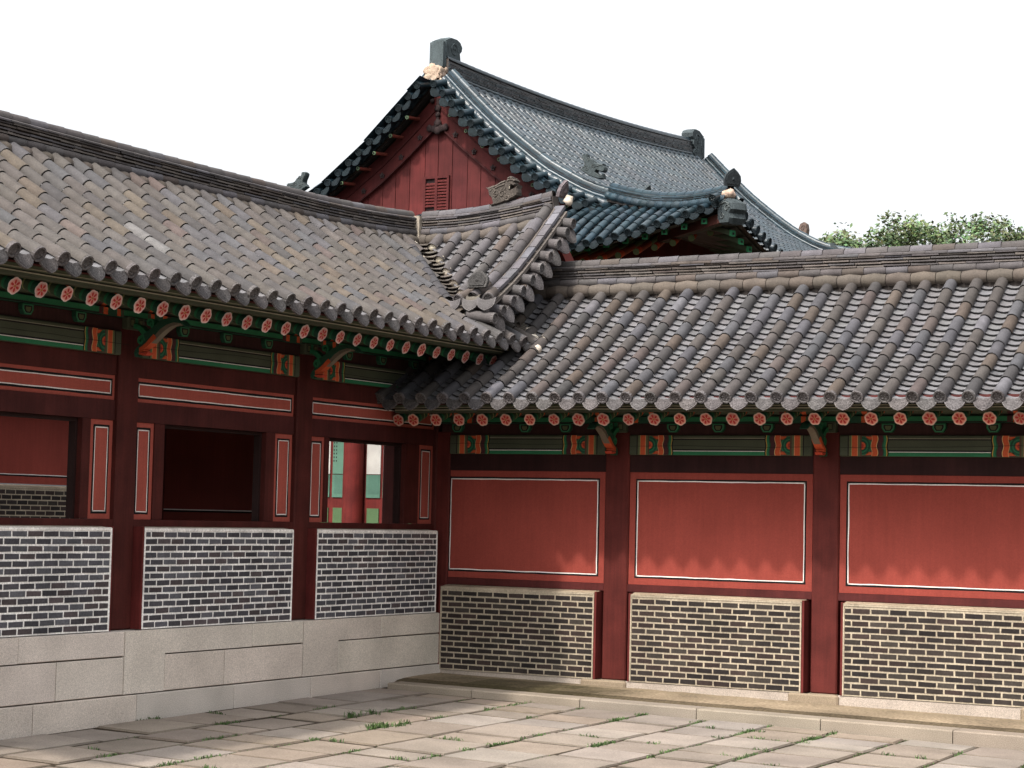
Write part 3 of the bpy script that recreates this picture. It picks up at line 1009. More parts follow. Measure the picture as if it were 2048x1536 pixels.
# end plaques, plaster, beast
mb = MB()
pt = path[-1]
plaque(mb, pt + Vector((.06, -.06, .30)), (1, 0, 0), Vector((0, .35, 1)).normalized(), (0, -1, .2), .27, .24, (.05, .047, .045))
mb.build('end_plaque', RELIEF, roofL); mb = MB()
plaque(mb, XEND + Vector((.0, 0, zt - .10)), (0, 1, 0), Vector((.35, 0, 1)).normalized(), (1, 0, -.2), .20, .24, (.12, .10, .105))
mb.build('end_plaque', RELIEF, roofL)
mb = MB()
E0 = XEND + Vector((0, 0, zt))
roll(mb, [E0 + Vector((.08, -.02, -.13)), E0 + Vector((-.03, -.10, -.15)), E0 + Vector((-.12, -.15, -.20)), E0 + Vector((-.20, -.17, -.29)), E0 + Vector((-.25, -.19, -.40))], .06, .06, .05, (.44, .385, .31), 5, .22)
roll(mb, [E0 + Vector((.14, .02, -.12)), E0 + Vector((.17, -.05, -.19))], .058, .058, .055, (.44, .385, .31), 6, .22)
roll(mb, [pt + Vector((-.12, -.05, .20)), pt + Vector((-.13, -.06, .02))], .035, .05, .05, PLC2, 7)
roll(mb, [pt + Vector((.12, -.05, .20)), pt + Vector((.14, -.06, .02))], .045, .06, .06, PLC2, 8)
roll(mb, [pt + Vector((-.03, -.06, -.02)), pt + Vector((.02, -.08, -.10))], .05, .04, .05, PLC2, 9)
mb.build('plaster_filling', PLAST, roofL)
mb = MB()
mb.arc(pt + Vector((-.10, -.03, .14)), pt + Vector((.10, -.03, .14)), Vector((0, -1, .3)), .085, .085, (.10, .088, .072), a0=-100, a1=100, seg=9)
mb.build('end_tile', TILE, roofL)
beast_pts = [(240, 620), (280, 580), (260, 470), (210, 420), (200, 330), (160, 270), (240, 288), (330, 268), (420, 250), (500, 215), (590, 205), (615, 160), (670, 135), (715, 165), (720, 200), (758, 200), (778, 235), (745, 262), (775, 290), (758, 322), (720, 330), (685, 300), (650, 330), (640, 390), (700, 372), (760, 350), (825, 318), (800, 380), (806, 450), (790, 505), (690, 545), (560, 580), (400, 610)]
bp = [(x - 160, 620 - y) for x, y in beast_pts]
rel = []
cc = (.085, .071, .060)
for (cx, cy, r, a0) in ((330, 180, 70, 0), (200, 190, 55, 1.5), (430, 100, 60, 3)):
    rel.append((spiral(cx, cy, r, 1.2, a0), 16, cc))
for pxs in ([(120, 330), (240, 345), (330, 385), (420, 400)], [(200, 300), (300, 330), (400, 345)], [(470, 440), (510, 455), (555, 440)], [(455, 400), (500, 415), (570, 405), (600, 380)], [(330, 260), (365, 300)], [(370, 240), (410, 290)], [(90, 330), (160, 300), (200, 240)], [(60, 330), (110, 270)]):
    rel.append((pxs, 18, (.095, .08, .068)))
rel.append(([(505, 450), (520, 450)], 24, (.06, .05, .045)))
rel.append(([(485, 250), (492, 300)], 10, (.3, .27, .22)))
mb = MB()
pz = PXn(.3, 0)[0].z - .115 + zt
silhouette(mb, bp, Vector((.02, HW - .02, pz - .06)), (1, 0, 0.09), (0, 1, 0), (-.09, 0, 1), .15, .00078, (.062, .052, .044), rel)
mb.build('dragon_head', RELIEF, roofL)
mb = MB()
for sy in (-1, 1):
    roll(mb, [(-.02, HW + sy * .085, pz - .045), (.25, HW + sy * .085, pz - .03), (.50, HW + sy * .085, pz + .02), (.56, HW + sy * .08, pz + .06)], .035, .03, .03, (.50, .445, .36), 100 + sy)
    mb.build('plaster_seat', PLAST, roofL); mb = MB()
# valley gutter between left slope and cross roof
mb = MB()
v0, v1 = Vector((-1.05, 1.05, 0)), Vector((.78, -.78, 0))
N = 17
perp = Vector((1, 1, 0)).normalized(); dv = Vector((1, -1, 0)).normalized()
for i in range(N):
    a = v0.lerp(v1, i / N); b = v0.lerp(v1, (i + 1) / N)
    za = zl(a.x) + .075; zb_ = zl(b.x) + .075
    t = jit((.155, .135, .115), .15)
    va, vb, vc = [], [], []
    for q in range(7):
        x = -1 + 2 * q / 6; h = .035 * x * x
        va.append(Vector((a.x, a.y, za + h)) + perp * (x * .16))
        vb.append(Vector((b.x, b.y, zb_ + h + .05)) + perp * (x * .16) + dv * .02)
        vc.append(vb[-1] - Vector((0, 0, .015)))
    mb.add(va + vb, [(q, q + 1, 8 + q, 7 + q) for q in range(6)], t, True)
    mb.add(vb + vc, [(q, q + 1, 8 + q, 7 + q) for q in range(6)], tuple(z * .8 for z in t))
# kerb tube along the left side of the valley
tp = [Vector((v.x, v.y, zl(v.x) + .155)) - perp * .19 for v in (v0.lerp(v1, i / 7) for i in range(8))]
for A, B in resample(tp, .30):
    mb.arc(A, B - (B - A).normalized() * .008, Vector((0, 0, 1)), .076, .08, jit((.042, .040, .043), .15), a0=-110, a1=110, seg=8)
mb.build('valley_gutter', TILE, roofL)
mb = MB()
for i in range(7):        # mortared tile ends along the cross-roof side of the valley
    x = -1.0 + .30 * i
    if x < -.75: continue
    p = PXn(x, HW + x - .20)[0]
    mb = MB(); mb.blob((p.x, p.y - .035, p.z + .035), .072, .032, .066, jit((.45, .395, .32), .1), 200 + i, .16); mb.build('plaster_plug', PLAST, roofL)
for i in range(7):
    y = .75 - .328 * i
    p = PLn(y, HW - y - .18)[0]
    mb = MB(); mb.blob((p.x + .01, p.y, p.z + .06), .03, .06, .04, jit((.45, .395, .32), .1), 220 + i, .25); mb.build('plaster_plug', PLAST, roofL)
# small gable wall of the cross roof
mb = MB()
gx = .52
for i in range(12):
    y0 = -1.15 + .22 * i; y1 = y0 + .216
    t0 = PXn(gx, HW - min(y0, 2 * HW - y0))[0].z - .10 if y0 <= HW else PXn(gx, y0 - HW)[0].z - .1
    t1 = PXn(gx, HW - y1)[0].z - .10 if y1 <= HW else PXn(gx, y1 - HW)[0].z - .1
    mb.add([(gx, y0, 4.2), (gx, y1, 4.2), (gx, y1, t1), (gx, y0, t0), (gx - .04, y0, 4.2), (gx - .04, y1, 4.2), (gx - .04, y1, t1), (gx - .04, y0, t0)],
           [(0, 1, 2, 3), (4, 7, 6, 5), (0, 4, 5, 1), (3, 2, 6, 7), (0, 3, 7, 4), (1, 5, 6, 2)], jit((.16, .026, .022), .1))
mb.build('gable_board', WOOD, corridor)
mb = MB()   # bargeboard under the verge, both rakes
for sgn in (1, -1):
    for i in range(10):
        d0, d1 = .0 + 2.2 * i / 10, .0 + 2.2 * (i + 1) / 10
        p0, p1 = PXn(1.0, d0)[0], PXn(1.0, d1)[0]
        f = lambda p: Vector((1.03, HW + sgn * (p.y - HW), p.z))
        a, b = f(p0), f(p1)
        for (o, wd, cc_) in ((0, .22, (.15, .03, .024)),):
            mb.obox(a + Vector((0, 0, -.30)), Vector((.05, 0, 0)), b - a, Vector((0, 0, .25)), cc_)
mb.build('bargeboard', WOOD, corridor)
# flashing ledge where the low roof meets the gable wall
mb = MB()
for A, B in resample([(gx + .06, 1.1, zr(1.1) + .10), (gx + .06, .30, zr(.30) + .10)], .3):
    mb.obox(A - Vector((.03, 0, 0)), B - A, (.10, 0, 0), (0, 0, .07), jit((.30, .27, .22), .1))
mb.build('mortar_ledge', PLAST, corridor)

# --- upper works of the left wall
LB = 3.668
blocks = []
for c0, c1 in zip(LC[:-1], LC[1:]):
    for f in (.26, .5, .74): blocks.append(c0 + (c1 - c0) * f)
raf = [-.055 - .3593 * i for i in range(0, 35)]
upper_works(FL, corridor, LC, A_END, -.05, LB, blocks, raf)
for c in LC[1:4]: bracket(FL, corridor, c, LB, .0)

# --- left wall proper
mbp = None
for i, c in enumerate(LC[1:]):
    m = MB(); FL.box(m, c - .165, c + .165, -.33, -.025, .744, LB + .30, DRED, .015)
    m.build('column', WOOD, corridor)
bays = list(zip(LC[:-1], LC[1:]))
for bi, (c0, c1) in enumerate(bays):
    a0, a1 = c0 + .165, c1 - .165
    if a1 < A_END: continue
    a0 = max(a0, A_END)
    m = MB(); FL.box(m, a0, a1, -.22, -.07, 3.455, LB, DRED); m.build('lintel', WOOD, corridor)
    lined_panel(FL, corridor, a0 + .003, a1 - .003, 3.19, 3.453, -.085, .062)
    m = MB(); FL.box(m, a0, a1, -.22, -.07, 2.975, 3.187, (.056, .0135, .012)); m.build('lintel', WOOD, corridor)
    m = MB(); FL.box(m, a0, a1, -.22, -.045, 1.845, 1.918, DRED); m.build('sill', WOOD, corridor)
    # slim side panels, frame and opening
    w1 = .35
    lined_panel(FL, corridor, a0 + .004, a0 + w1, 1.921, 2.972, -.09, .078)
    lined_panel(FL, corridor, a1 - w1 - .02, a1 - .004, 1.921, 2.972, -.09, .078)
    opn = {0: None, 1: (a0 + .5, -7.09), 2: (-5.73, -3.83), 3: (-2.50, -.71)}[bi]
    if bi == 0: opn = (a0 + .5, a1 - .5)
    m = MB(); FL.box(m, a0 + w1 + .003, opn[0] - .0, -.20, -.075, 1.921, 2.972, DRED)
    m.build('window_jamb', WOOD, corridor)
    m = MB(); FL.box(m, opn[1], a1 - w1 - .023, -.20, -.075, 1.921, 2.972, DRED)
    wf = m.build('window_jamb', WOOD, corridor)
    m = MB()
    FL.box(m, opn[0] + .0, opn[0] + .035, -.23, -.14, 1.921, 2.972, (.022, .010, .009))
    FL.box(m, opn[1] - .035, opn[1], -.23, -.14, 1.921, 2.972, (.022, .010, .009))
    FL.box(m, opn[0] + .035, opn[1] - .035, -.23, -.14, 2.935, 2.972, (.022, .010, .009))
    m.build('inner_frame', WOOD, wf)
    # brick panel
    e0, e1 = {0: (a0, a1 - .05), 1: (c0 + .23, -6.765), 2: (-6.225, -3.46), 3: (-2.955, -.135)}[bi]
    brick_panel(FL, corridor, e0, e1, .748, 1.834, .10, True, 11 + bi)

# stone base
mb = MB()
def blk(a0, a1, z0, z1, o, c=None):
    g = .006
    FL.box(mb, a0 + g, a1 - g, -.25, o + random.uniform(-.002, .002), z0 + g, z1 - g, jit(c or GRAN_C, .05, .02), .006)
js = [A_END, -11.05, -9.5, -7.94, -6.34, -4.62, -3.09, -1.55, .0]
for a, b in zip(js[:-1], js[1:]): blk(a, b, -.75, .068, .165, (.50, .447, .392))
def ell(a0, a1, a2, top_to_right=True):
    """foot block under a column: full height from a0 to a1, its upper half running on to a2"""
    g = .006; c = jit(GRAN_C, .05, .02)
    pts = [(a0 + g, .07 + g), (a1 - g, .07 + g), (a1 - g, .474 + g), (a2 - g, .474 + g), (a2 - g, .744 - g), (a0 + g, .744 - g)]
    mb.prism([FL(a, -.25, z) for a, z in pts], FL(0, .391, 0) - FL(0, 0, 0), c)
ell(-6.54, -5.86, -4.28); ell(-3.25, -2.49, -1.52); ell(-9.9, -9.2, -8.16)
for a, b in ((A_END, -9.9), (-9.2, -7.59), (-7.59, -6.54), (-5.86, -4.79), (-4.79, -3.25), (-2.49, -.02)): blk(a, b, .07, .47, .14)
for a, b in ((A_END, -9.9), (-8.16, -6.54), (-4.28, -3.25), (-1.52, -.02)): blk(a, b, .474, .744, .14)
blk(-.02, .085, .07, .744, .15)
FL.box(mb, A_END, .08, -.3, .10, -.7, .73, (.12, .10, .08))
sb = mb.build('stone_base', GRAN, corridor)

# interior: floor, back wall, ceiling
mb = MB()
mb.box((-2.4, -12.5, .5), (-.25, 2.4, .72), (.20, .17, .14))
mb.build('floor', GRAN, corridor)
for (a0, a1, col) in ((-12.5, -9.9, DRED), (-4.1, .75, (.16, .035, .026))):
    m = MB(); m.box((-2.52, a0, .72), (-2.4, a1, 3.2), col)
    if a0 > -5:
        for zz, hh, cc_ in ((2.03, .012, WHITE), (2.005, .022, BLACK)):
            m.add([(-2.396, a0 + .1, zz), (-2.396, a1, zz), (-2.396, a1, zz + hh), (-2.396, a0 + .1, zz + hh)], [(0, 1, 2, 3)], cc_)
    m.build('back_wall', WALL, corridor)
m = MB(); m.box((-2.52, -9.9, 3.2), (-2.4, 2.4, 3.9), DRED); m.build('back_wall', WOOD, corridor)
for a in (-9.74, -6.42, -3.11, .17):
    m = MB(); m.bbox((-2.56, a - .15, .72), (-2.26, a + .15, 3.95), DRED, .015); m.build('column', WOOD, corridor)
m = MB(); m.bbox((-2.56, 2.62, .72), (-2.26, 2.92, 3.95), DRED, .015); m.build('column', WOOD, corridor)
m = MB(); m.box((-.55, 2.3, .72), (-.3, 2.5, 3.95), (.03, .02, .02)); m.build('corner_post', WOOD, corridor)
m = MB(); m.box((-2.4, 2.72, .72), (.4, 2.84, 1.88), DRED); m.box((-1.52, 2.72, 1.88), (.4, 2.84, 3.95), DRED); m.box((-2.4, 2.72, 3.3), (-1.52, 2.84, 3.95), DRED)
m.build('end_wall', WOOD, corridor)
m = MB(); m.box((-2.4, -12.5, 3.95), (-.2, 2.4, 4.0), (.05, .03, .025)); m.build('ceiling', WOOD, corridor)
m = MB(); m.box((-2.4, A_END - .1, .7), (0, A_END, 4.0), DRED); m.build('end_wall', WOOD, corridor)

# ================================================================== RIGHT GALLERY
mb, me_ = MB(), MB()
xs = [1.885 + .3225 * i for i in range(-6, 32)]
rows = []
for x in xs:
    if x < .45: rows.append((x, HW + .1, RUN, True))
    else: rows.append((x, .10, RUN, True))
slope(mb, me_, PRn, rows, (1, 0, 0), .3225, tone=tone_right)
def PRb(s, d):
    p, u = PRn(s, d); return Vector((p.x, 2 * HW - p.y, p.z)), Vector((u.x, -u.y, u.z))
slope(mb, me_, PRb, [(x, .1, RUN, False) for x in xs if x > .5], (1, 0, 0), .3225, tone=tone_right, caps=False, seg=5, tl=.5, fstep=.5)
roofR = mb.build('roof', TILE, rightg)
me_.build('end_tile_row', RELIEF, roofR)
mb = MB()
sheet(mb, PRn, .02, .5, [HW + (OV - .03) * i / 6 for i in range(7)], .085, BOARD, 3)
sheet(mb, PRn, .5, 11.9, dd, .085, BOARD, 10)
sheet(mb, PRb, .5, 11.9, dd, .085, BOARD, 10)
mb.build('roof_boarding', WOOD, rightg)
mb = MB()
path = []
for i in range(20):
    x = .56 + 11.3 * i / 19
    p, u = PRn(x, 0); path.append(Vector((x, HW, p.z - .02)))
ridge(mb, path, pitch=.3225)
mb.build('main_ridge', TILE, roofR)
# valley where the low roof meets the left eave: gutter + plaster plugs
mb = MB()
vx = lambda y: None
pts = []
for i in range(9):
    x = .55 + .85 * i / 8
    y = 1.0
    while zr(y) > zl(x) and y > -1.4: y -= .01
    pts.append(Vector((x, y, zl(x))))
pts = [p for p in pts if p.y > -1.3]
for A, B in resample(pts + [pts[-1] + Vector((.05, -.22, -.14))], .07):
    d = (B - A).normalized(); sd = Vector((0, 0, 1)).cross(d).normalized()
    t = jit((.20, .175, .145), .15)
    va, vb, vc = [], [], []
    for q in range(7):
        x = -1 + 2 * q / 6; h = .05 * x * x
        va.append(A + sd * (x * .11) + Vector((0, 0, h + .03))); vb.append(B + sd * (x * .11) + Vector((0, 0, h + .055)) + d * .01); vc.append(vb[-1] - Vector((0, 0, .014)))
    mb.add(va + vb, [(q, q + 1, 8 + q, 7 + q) for q in range(6)], t, True)
    mb.add(vb + vc, [(q, q + 1, 8 + q, 7 + q) for q in range(6)], t)
mb.build('valley_gutter', TILE, roofR)
mb = MB()
for i, (x, y) in enumerate(((1.40, .05), (1.56, .02), (1.22, .22), (1.60, -.22))):
    mb = MB(); mb.blob((x, y, zr(y) + .07), .06, .05, .055, jit((.45, .40, .33), .1), 300 + i, .2); mb.build('plaster_plug', PLAST, roofR)

RB = 2.868
blocks = []
for c0, c1 in zip(RC[:-1], RC[1:]):
    if c0 < 0: blocks += [.30, 1.33, 1.93]
    else: blocks += [c0 + (c1 - c0) * f for f in (.28, .5, .73)]
raf = [.015] + [-.1 + .3440 * i for i in range(1, 35)]
upper_works(FR, rightg, [.0] + RC[1:], .03, 11.9, RB, blocks, raf)
# the first rafters sit under the left eave, against the left wall
for c in RC[1:4]: bracket(FR, rightg, c, RB, .0)
for i, c in enumerate([.0] + RC[1:]):
    m = MB(); FR.box(m, c - .17, c + .17, -.33, -.022, -.004, RB + .30, COLR, .015)
    m.build('column', WOOD, rightg)
    if i:
        m = MB()
        FR.box(m, c - .40, c + .24, -.34, .125, -.45, -.004, (.22, .172, .12), .02)
        m.build('footing_stone', GRAN, rightg)
for bi, (c0, c1) in enumerate(zip([.0] + RC[1:-1], RC[1:])):
    a0, a1 = c0 + .17, c1 - .17
    m = MB(); FR.box(m, a0, a1, -.24, -.045, 2.65, RB, (.026, .0085, .008)); m.build('lintel', WOOD, rightg)  # under-eave shade is put into the lintel colour, darker than the other timber
    if bi == 0: a0 = .075
    lined_panel(FR, rightg, a0 + .003, a1 - .003, 1.218, 2.648, -.055, .105, wl=.013, bl=.022)
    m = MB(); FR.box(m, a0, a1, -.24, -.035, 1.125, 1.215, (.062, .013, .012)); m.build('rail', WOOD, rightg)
    e0, e1 = ((.155, 2.44) if bi == 0 else (c0 + .285, c1 - .245))
    dz = 0.0
    brick_panel(FR, rightg, e0, e1, dz - .0, 1.10, .10, False, 21 + bi)
    m = MB(); FR.box(m, a0, a1, -.3, .085, -.4, dz - .004, (.33, .28, .235), .008); m.build('plinth', GRAN, rightg)
m = MB(); m.box((.2, .30, -.2), (11.9, 2.4, 3.9), (.08, .03, .025)); m.build('wall_core', WOOD, rightg)

# ================================================================== ground
def gz(x, y):
    x = max(-3, min(14, x)); y = max(-26, min(4, y))
    return -.128 + .0125 * y - .021 * x
mb = MB()
gx_ = [-400, -60, -3, 0, 3, 6, 9, 14, 60, 400]; gy_ = [-400, -60, -26, -18, -10, -4, 0, 4, 30, 80, 400]
vs = [(x, y, gz(x, y) - .013) for x in gx_ for y in gy_]
m_ = len(gy_)
mb.add(vs, [(i * m_ + j, (i + 1) * m_ + j, (i + 1) * m_ + j + 1, i * m_ + j + 1) for i in range(len(gx_) - 1) for j in range(m_ - 1)], (.040, .031, .022))
tag(mb.build('ground', SOIL), kind='structure')
mb = MB()
rnd = random.Random(5)
lines = [.19, .95, 1.62, 2.36, 3.10, 3.92, 4.72, 5.50, 6.27]
while lines[-1] < 16: lines.append(lines[-1] + rnd.uniform(.72, .86))
joints = []
for ci, (x0, x1) in enumerate(zip(lines[:-1], lines[1:])):
    y = -1.63 - rnd.uniform(0, .5); first = True; prev = -1.625
    while prev > -24:
        y1 = prev - (rnd.uniform(.48, 1.05) if not first else rnd.uniform(.4, .9)); first = False
        g = rnd.choice([.010, .014, .018, .026]); g2 = rnd.choice([.010, .016, .024, .034])
        jt = lambda: rnd.uniform(-.022, .022)
        q = [(x0 + g + jt() * .6, y1 + g2 + jt()), (x1 - g + jt() * .6, y1 + g2 + jt()), (x1 - g + jt() * .6, prev - g2 + jt()), (x0 + g + jt() * .6, prev - g2 + jt())]
        tz = rnd.uniform(-.009, .009)
        c = rnd.choice([(.205, .170, .138), (.222, .186, .154), (.212, .184, .160), (.214, .172, .136), (.190, .160, .134), (.240, .206, .176)])
        c = jit(c, .06, .015)
        b = .022
        top = [Vector((x, y_, gz(x, y_) + tz + rnd.uniform(-.003, .003))) for x, y_ in q]
        cen = sum(top, Vector()) / 4
        inn = [t + (cen - t).normalized() * b * 1.4 + Vector((0, 0, 0)) for t in top]
        out_ = [t - Vector((0, 0, b * .8)) for t in top]
        low = [t - Vector((0, 0, .08)) for t in top]
        mb.add(inn + out_ + low, [(0, 1, 2, 3)], c)
        o_ = len(mb.v) - 12
        dirt = jit((.050, .038, .026), .3, .05)
        for i in range(4):
            k_ = (i + 1) % 4
            mb.f.append([o_ + i, o_ + 4 + i, o_ + 4 + k_, o_ + k_]); mb.c.append(tuple(.45 * a + .55 * b_ for a, b_ in zip(c, dirt))); mb.sm.append(False)
            mb.f.append([o_ + 4 + i, o_ + 8 + i, o_ + 8 + k_, o_ + 4 + k_]); mb.c.append(dirt); mb.sm.append(False)
        joints.append((x0, x1, y1, prev))
        prev = y1
tag(mb.build('pavement', PAVE), kind='structure')
# kerb stones and the earth ledge behind them
mb = MB()
kx = [.30, 1.53, 3.03, 4.55, 6.07, 7.59, 9.1, 10.6, 12.1]
kz = lambda x: -.082 - .0108 * x
for a, b in zip(kx[:-1], kx[1:]):
    c = jit((.225, .188, .148), .08, .02)
    z0, z1 = kz(a), kz(b)
    vs = []
    o0, o1 = -1.60, -1.28
    pa = [(a + .005, o0, -.55), (b - .005, o0, -.55), (b - .005, o0, z1 - .015), (b - .005, o0 + .018, z1), (a + .005, o0 + .018, z0), (a + .005, o0, z0 - .015),
          (a + .005, o1, -.55), (b - .005, o1, -.55), (b - .005, o1, z1), (a + .005, o1, z0)]
    mb.add(pa, [(0, 1, 2, 5), (5, 2, 3, 4), (4, 3, 8, 9), (0, 5, 4, 9, 6), (1, 7, 8, 3, 2), (6, 9, 8, 7)], c)
tag(mb.build('kerb', GRAN), kind='structure')
mb = MB()
prof = [(-.0, -.045), (-.3, -.048), (-.7, -.054), (-1.0, -.062), (-1.15, -.082), (-1.22, -.108), (-1.28, -.135)]
nx = 60
vs = []
rnd = random.Random(9)
for i in range(nx + 1):
    x = .1 + 12 * i / nx
    for (y, z) in prof:
        vs.append((x, y + .02 * rnd.uniform(-1, 1) * (1 if y < -.9 else 0), z - .0122 * x + rnd.uniform(-.004, .004)))
m_ = len(prof)
for i in range(nx):
    for j in range(m_ - 1):
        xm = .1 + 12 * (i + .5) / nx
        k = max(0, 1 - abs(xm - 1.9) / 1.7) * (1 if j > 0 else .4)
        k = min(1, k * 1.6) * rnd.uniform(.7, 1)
        base_c = (.215, .168, .115) if j < 3 else (.085, .066, .043)      # darker band along the outer strip next to the kerb
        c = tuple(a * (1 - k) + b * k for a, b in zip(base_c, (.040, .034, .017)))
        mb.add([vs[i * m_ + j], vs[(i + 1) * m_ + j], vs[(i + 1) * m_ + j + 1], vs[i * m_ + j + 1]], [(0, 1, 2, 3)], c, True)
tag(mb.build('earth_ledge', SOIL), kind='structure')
# grass in the joints
mb = MB(); rnd = random.Random(21)
def tuft(x, y, n, h):
    for _ in range(n):
        bx, by = x + rnd.gauss(0, .03), y + rnd.gauss(0, .03)
        z = gz(bx, by) - .015
        t = rnd.uniform(0, 2 * PI); l = h * rnd.uniform(.5, 1.2); w_ = .006
        dx, dy = math.cos(t), math.sin(t)
        px, py = -dy * w_, dx * w_
        ln = rnd.uniform(.3, 1.1)
        c = jit((.055, .095, .028), .35, .1)
        mb.add([(bx - px, by - py, z), (bx + px, by + py, z), (bx + px * .7 + dx * l * ln * .5, by + py * .7 + dy * l * ln * .5, z + l * .75), (bx - px * .7 + dx * l * ln * .5, by - py * .7 + dy * l * ln * .5, z + l * .75), (bx + dx * l * ln, by + dy * l * ln, z + l)],
               [(0, 1, 2, 3), (3, 2, 4)], c)
for (x0, x1, y0, y1) in joints:
    if y0 < -12: continue
    dens = .25 if x0 < 2.2 else (.6 if x0 < 3.5 else 1.0)
    for k in range(7):
        if rnd.random() < .11 * dens:
            yy = rnd.uniform(y0, y1)
            for q in range(rnd.randint(2, 12)): tuft(x0 + rnd.uniform(-.01, .01), yy + .04 * q, rnd.randint(3, 12), rnd.uniform(.018, .045))
        if rnd.random() < .22 * dens:
            yy = rnd.uniform(y0, y1)
            for q in range(rnd.randint(3, 9)): tuft(x0 + rnd.uniform(-.008, .008), yy + .05 * q, rnd.randint(2, 5), .014)
        if rnd.random() < .06 * dens:
            xx = rnd.uniform(x0, x1)
            for q in range(rnd.randint(2, 5)): tuft(xx + .04 * q, y0, rnd.randint(4, 9), .045)
for x, y in ((2.35, -4.9), (2.36, -5.05), (2.4, -4.75), (1.62, -4.2)):
    for q in range(6): tuft(x + rnd.uniform(-.08, .08), y + rnd.uniform(-.25, .25), 14, .07)
tag(mb.build('grass', GRASS), 'sparse green grass growing in the joints between paving slabs', 'grass', 'stuff')

# ================================================================== THE HALL
hall = empty('hall_building', (-10.9, 26, 0), 'tall hall with teal glazed hip-and-gable roof and red plank gable', 'building')
HX, HY, HY2, EY = -11.17, 18.0, 33.8, 15.6
EX = 8.85
TILT = .035
prof_pts = [(0, 12.45), (.8, 11.70), (1.57, 11.04), (2.98, 10.02), (3.84, 9.54), (4.9, 9.06), (6.2, 8.46), (7.4, 7.98), (8.85, 7.55)]
def interp(pts, x):
    for (a, b), (c, d) in zip(pts[:-1], pts[1:]):
        if x <= c: return b + (d - b) * (x - a) / (c - a)
    (a, b), (c, d) = pts[-2:]
    return b + (d - b) * (x - a) / (c - a)
def upl(dist):          # eave curve upwards towards a corner
    return .95 * max(0, 1 - dist / 5.0) ** 1.6
def Pm(side):
    def P(s, d):
        ycl = min(s - EY, (HY2 + HY - EY) - s)
        k = max(0, (d - 4.0) / 4.6) ** 1.35
        sag = -.0 * d
        z = interp(prof_pts, d) + upl(max(0, ycl)) * k
        rr = .20 * ((s - 25.6) / 7.7) ** 2 * max(0, 1 - d / 2.5)
        p = Vector((HX + side * d, s, z + rr + TILT * max(0, s - HY)))
        g = (interp(prof_pts, d + .1) - interp(prof_pts, max(0, d - .1))) / (.2 if d > .1 else .1 + d)
        return p, Vector((-side * g, 0, 1)).normalized()
    return P
def Pskirt(s, d):       # s = x, d from gable plane outwards to the eave (towards -Y)
    xc = min(abs((HX + EX) - s), abs(s - (HX - EX)))
    z = 9.10 - .60 * d + .04 * d * d * .5 + .17 * math.sin(PI * min(1, d / 2.4))
    z += upl(xc) * (d / 2.4) ** 1.35 + .06
    p = Vector((s, HY - d, z))
    return p, Vector((0, -.6, 1)).normalized()
def tone_slope(rnd=random): return jit((.034, .045, .053) if rnd.random() < .8 else (.048, .056, .062), .2, .04)
def tone_trough(rnd=random): return jit((.012, .016, .019), .25, .04)
gk = dict(tone=tone_teal, ftone=tone_teal, etone=tone_tealend)
mb, me_ = MB(), MB()
rows = []
n = int((HY2 + 2.0 - (EY + .4)) / .336)
for i in range(n):
    y = EY + .45 + .336 * i
    d1 = EX
    d0 = .12
    if y < HY - .1: d0 = 5.0 + (HY - y) / (HY - EY) * 3.4
    if y > HY2 + .1: d0 = 5.0 + (y - HY2) / (HY - EY) * 3.4
    if d0 < d1 - .2: rows.append((y, d0, d1, True))
slope(mb, me_, Pm(1), rows, (0, 1, 0), .336, r=.095, fstep=.30, seg=7, femseg=4, male_lift=.05, tone=tone_slope, ftone=tone_trough, etone=tone_tealend)
slope(mb, me_, Pm(-1), [(r[0], r[1], r[2], False) for r in rows[::2]], (0, 1, 0), .672, r=.08, fstep=1.2, tl=1.2, seg=4, femseg=2, caps=False, tone=tone_teal, ftone=tone_teal)
rows = []
for i in range(52):
    x = HX + EX - .42 - .336 * i
    if x < HX - EX + .3: break
    d0 = 0.0
    lim = 6.0 - .0
    dx = abs(x - HX)
    if dx > 4.75: d0 = (dx - 4.75) / (EX - 4.75) * 2.35 + .02
    rows.append((x, d0, 2.4, True))
rows = rows[::-1]
slope(mb, me_, Pskirt, rows, (1, 0, 0), .336, r=.085, fstep=.2, seg=7, male_lift=.05, tone=tone_teal, ftone=tone_trough, etone=tone_tealend)
hroof = mb.build('roof', GLAZE, hall)
me_.build('end_tile_row', RELIEF, hroof)
mb = MB()
sheet(mb, Pm(1), HY, HY2, [EX * i / 10 for i in range(10)] + [EX - .05], .085, BOARD, 20)
sheet(mb, Pm(-1), HY, HY2, [EX * i / 10 for i in range(10)] + [EX - .05], .085, BOARD, 20)
for i in range(30):
    xa = HX - EX + .1 + (2 * EX - .2) * i / 30; xb = HX - EX + .1 + (2 * EX - .2) * (i + 1) / 30
    lo = lambda x: max(0, (abs(x - HX) - 4.75) / (EX - 4.75) * 2.30)
    for j in range(4):
        q = []
        for (x, t) in ((xa, j / 4), (xa, (j + 1) / 4), (xb, (j + 1) / 4), (xb, j / 4)):
            d = lo(x) + (2.41 - lo(x)) * t
            p, u = Pskirt(x, d); q.append(p - u * .085)
        mb.quad(q[0], q[1], q[2], q[3], BOARD)
for i in range(8):
    y0 = EY + .12 + (HY - EY - .12) * i / 8; y1 = EY + .12 + (HY - EY - .12) * (i + 1) / 8
    lo = lambda y: 4.95 + (HY - y) / (HY - EY) * (EX - 5.0) - .1
    for j in range(4):
        q = []
        for (y, t) in ((y0, j / 4), (y0, (j + 1) / 4), (y1, (j + 1) / 4), (y1, j / 4)):
            d = lo(y) + (EX - .05 - lo(y)) * t
            p, u = Pm(1)(y, max(d, lo(y))); q.append(p - u * .085)
        mb.quad(q[0], q[1], q[2], q[3], BOARD)
mb.build('roof_boarding', WOOD, hall)
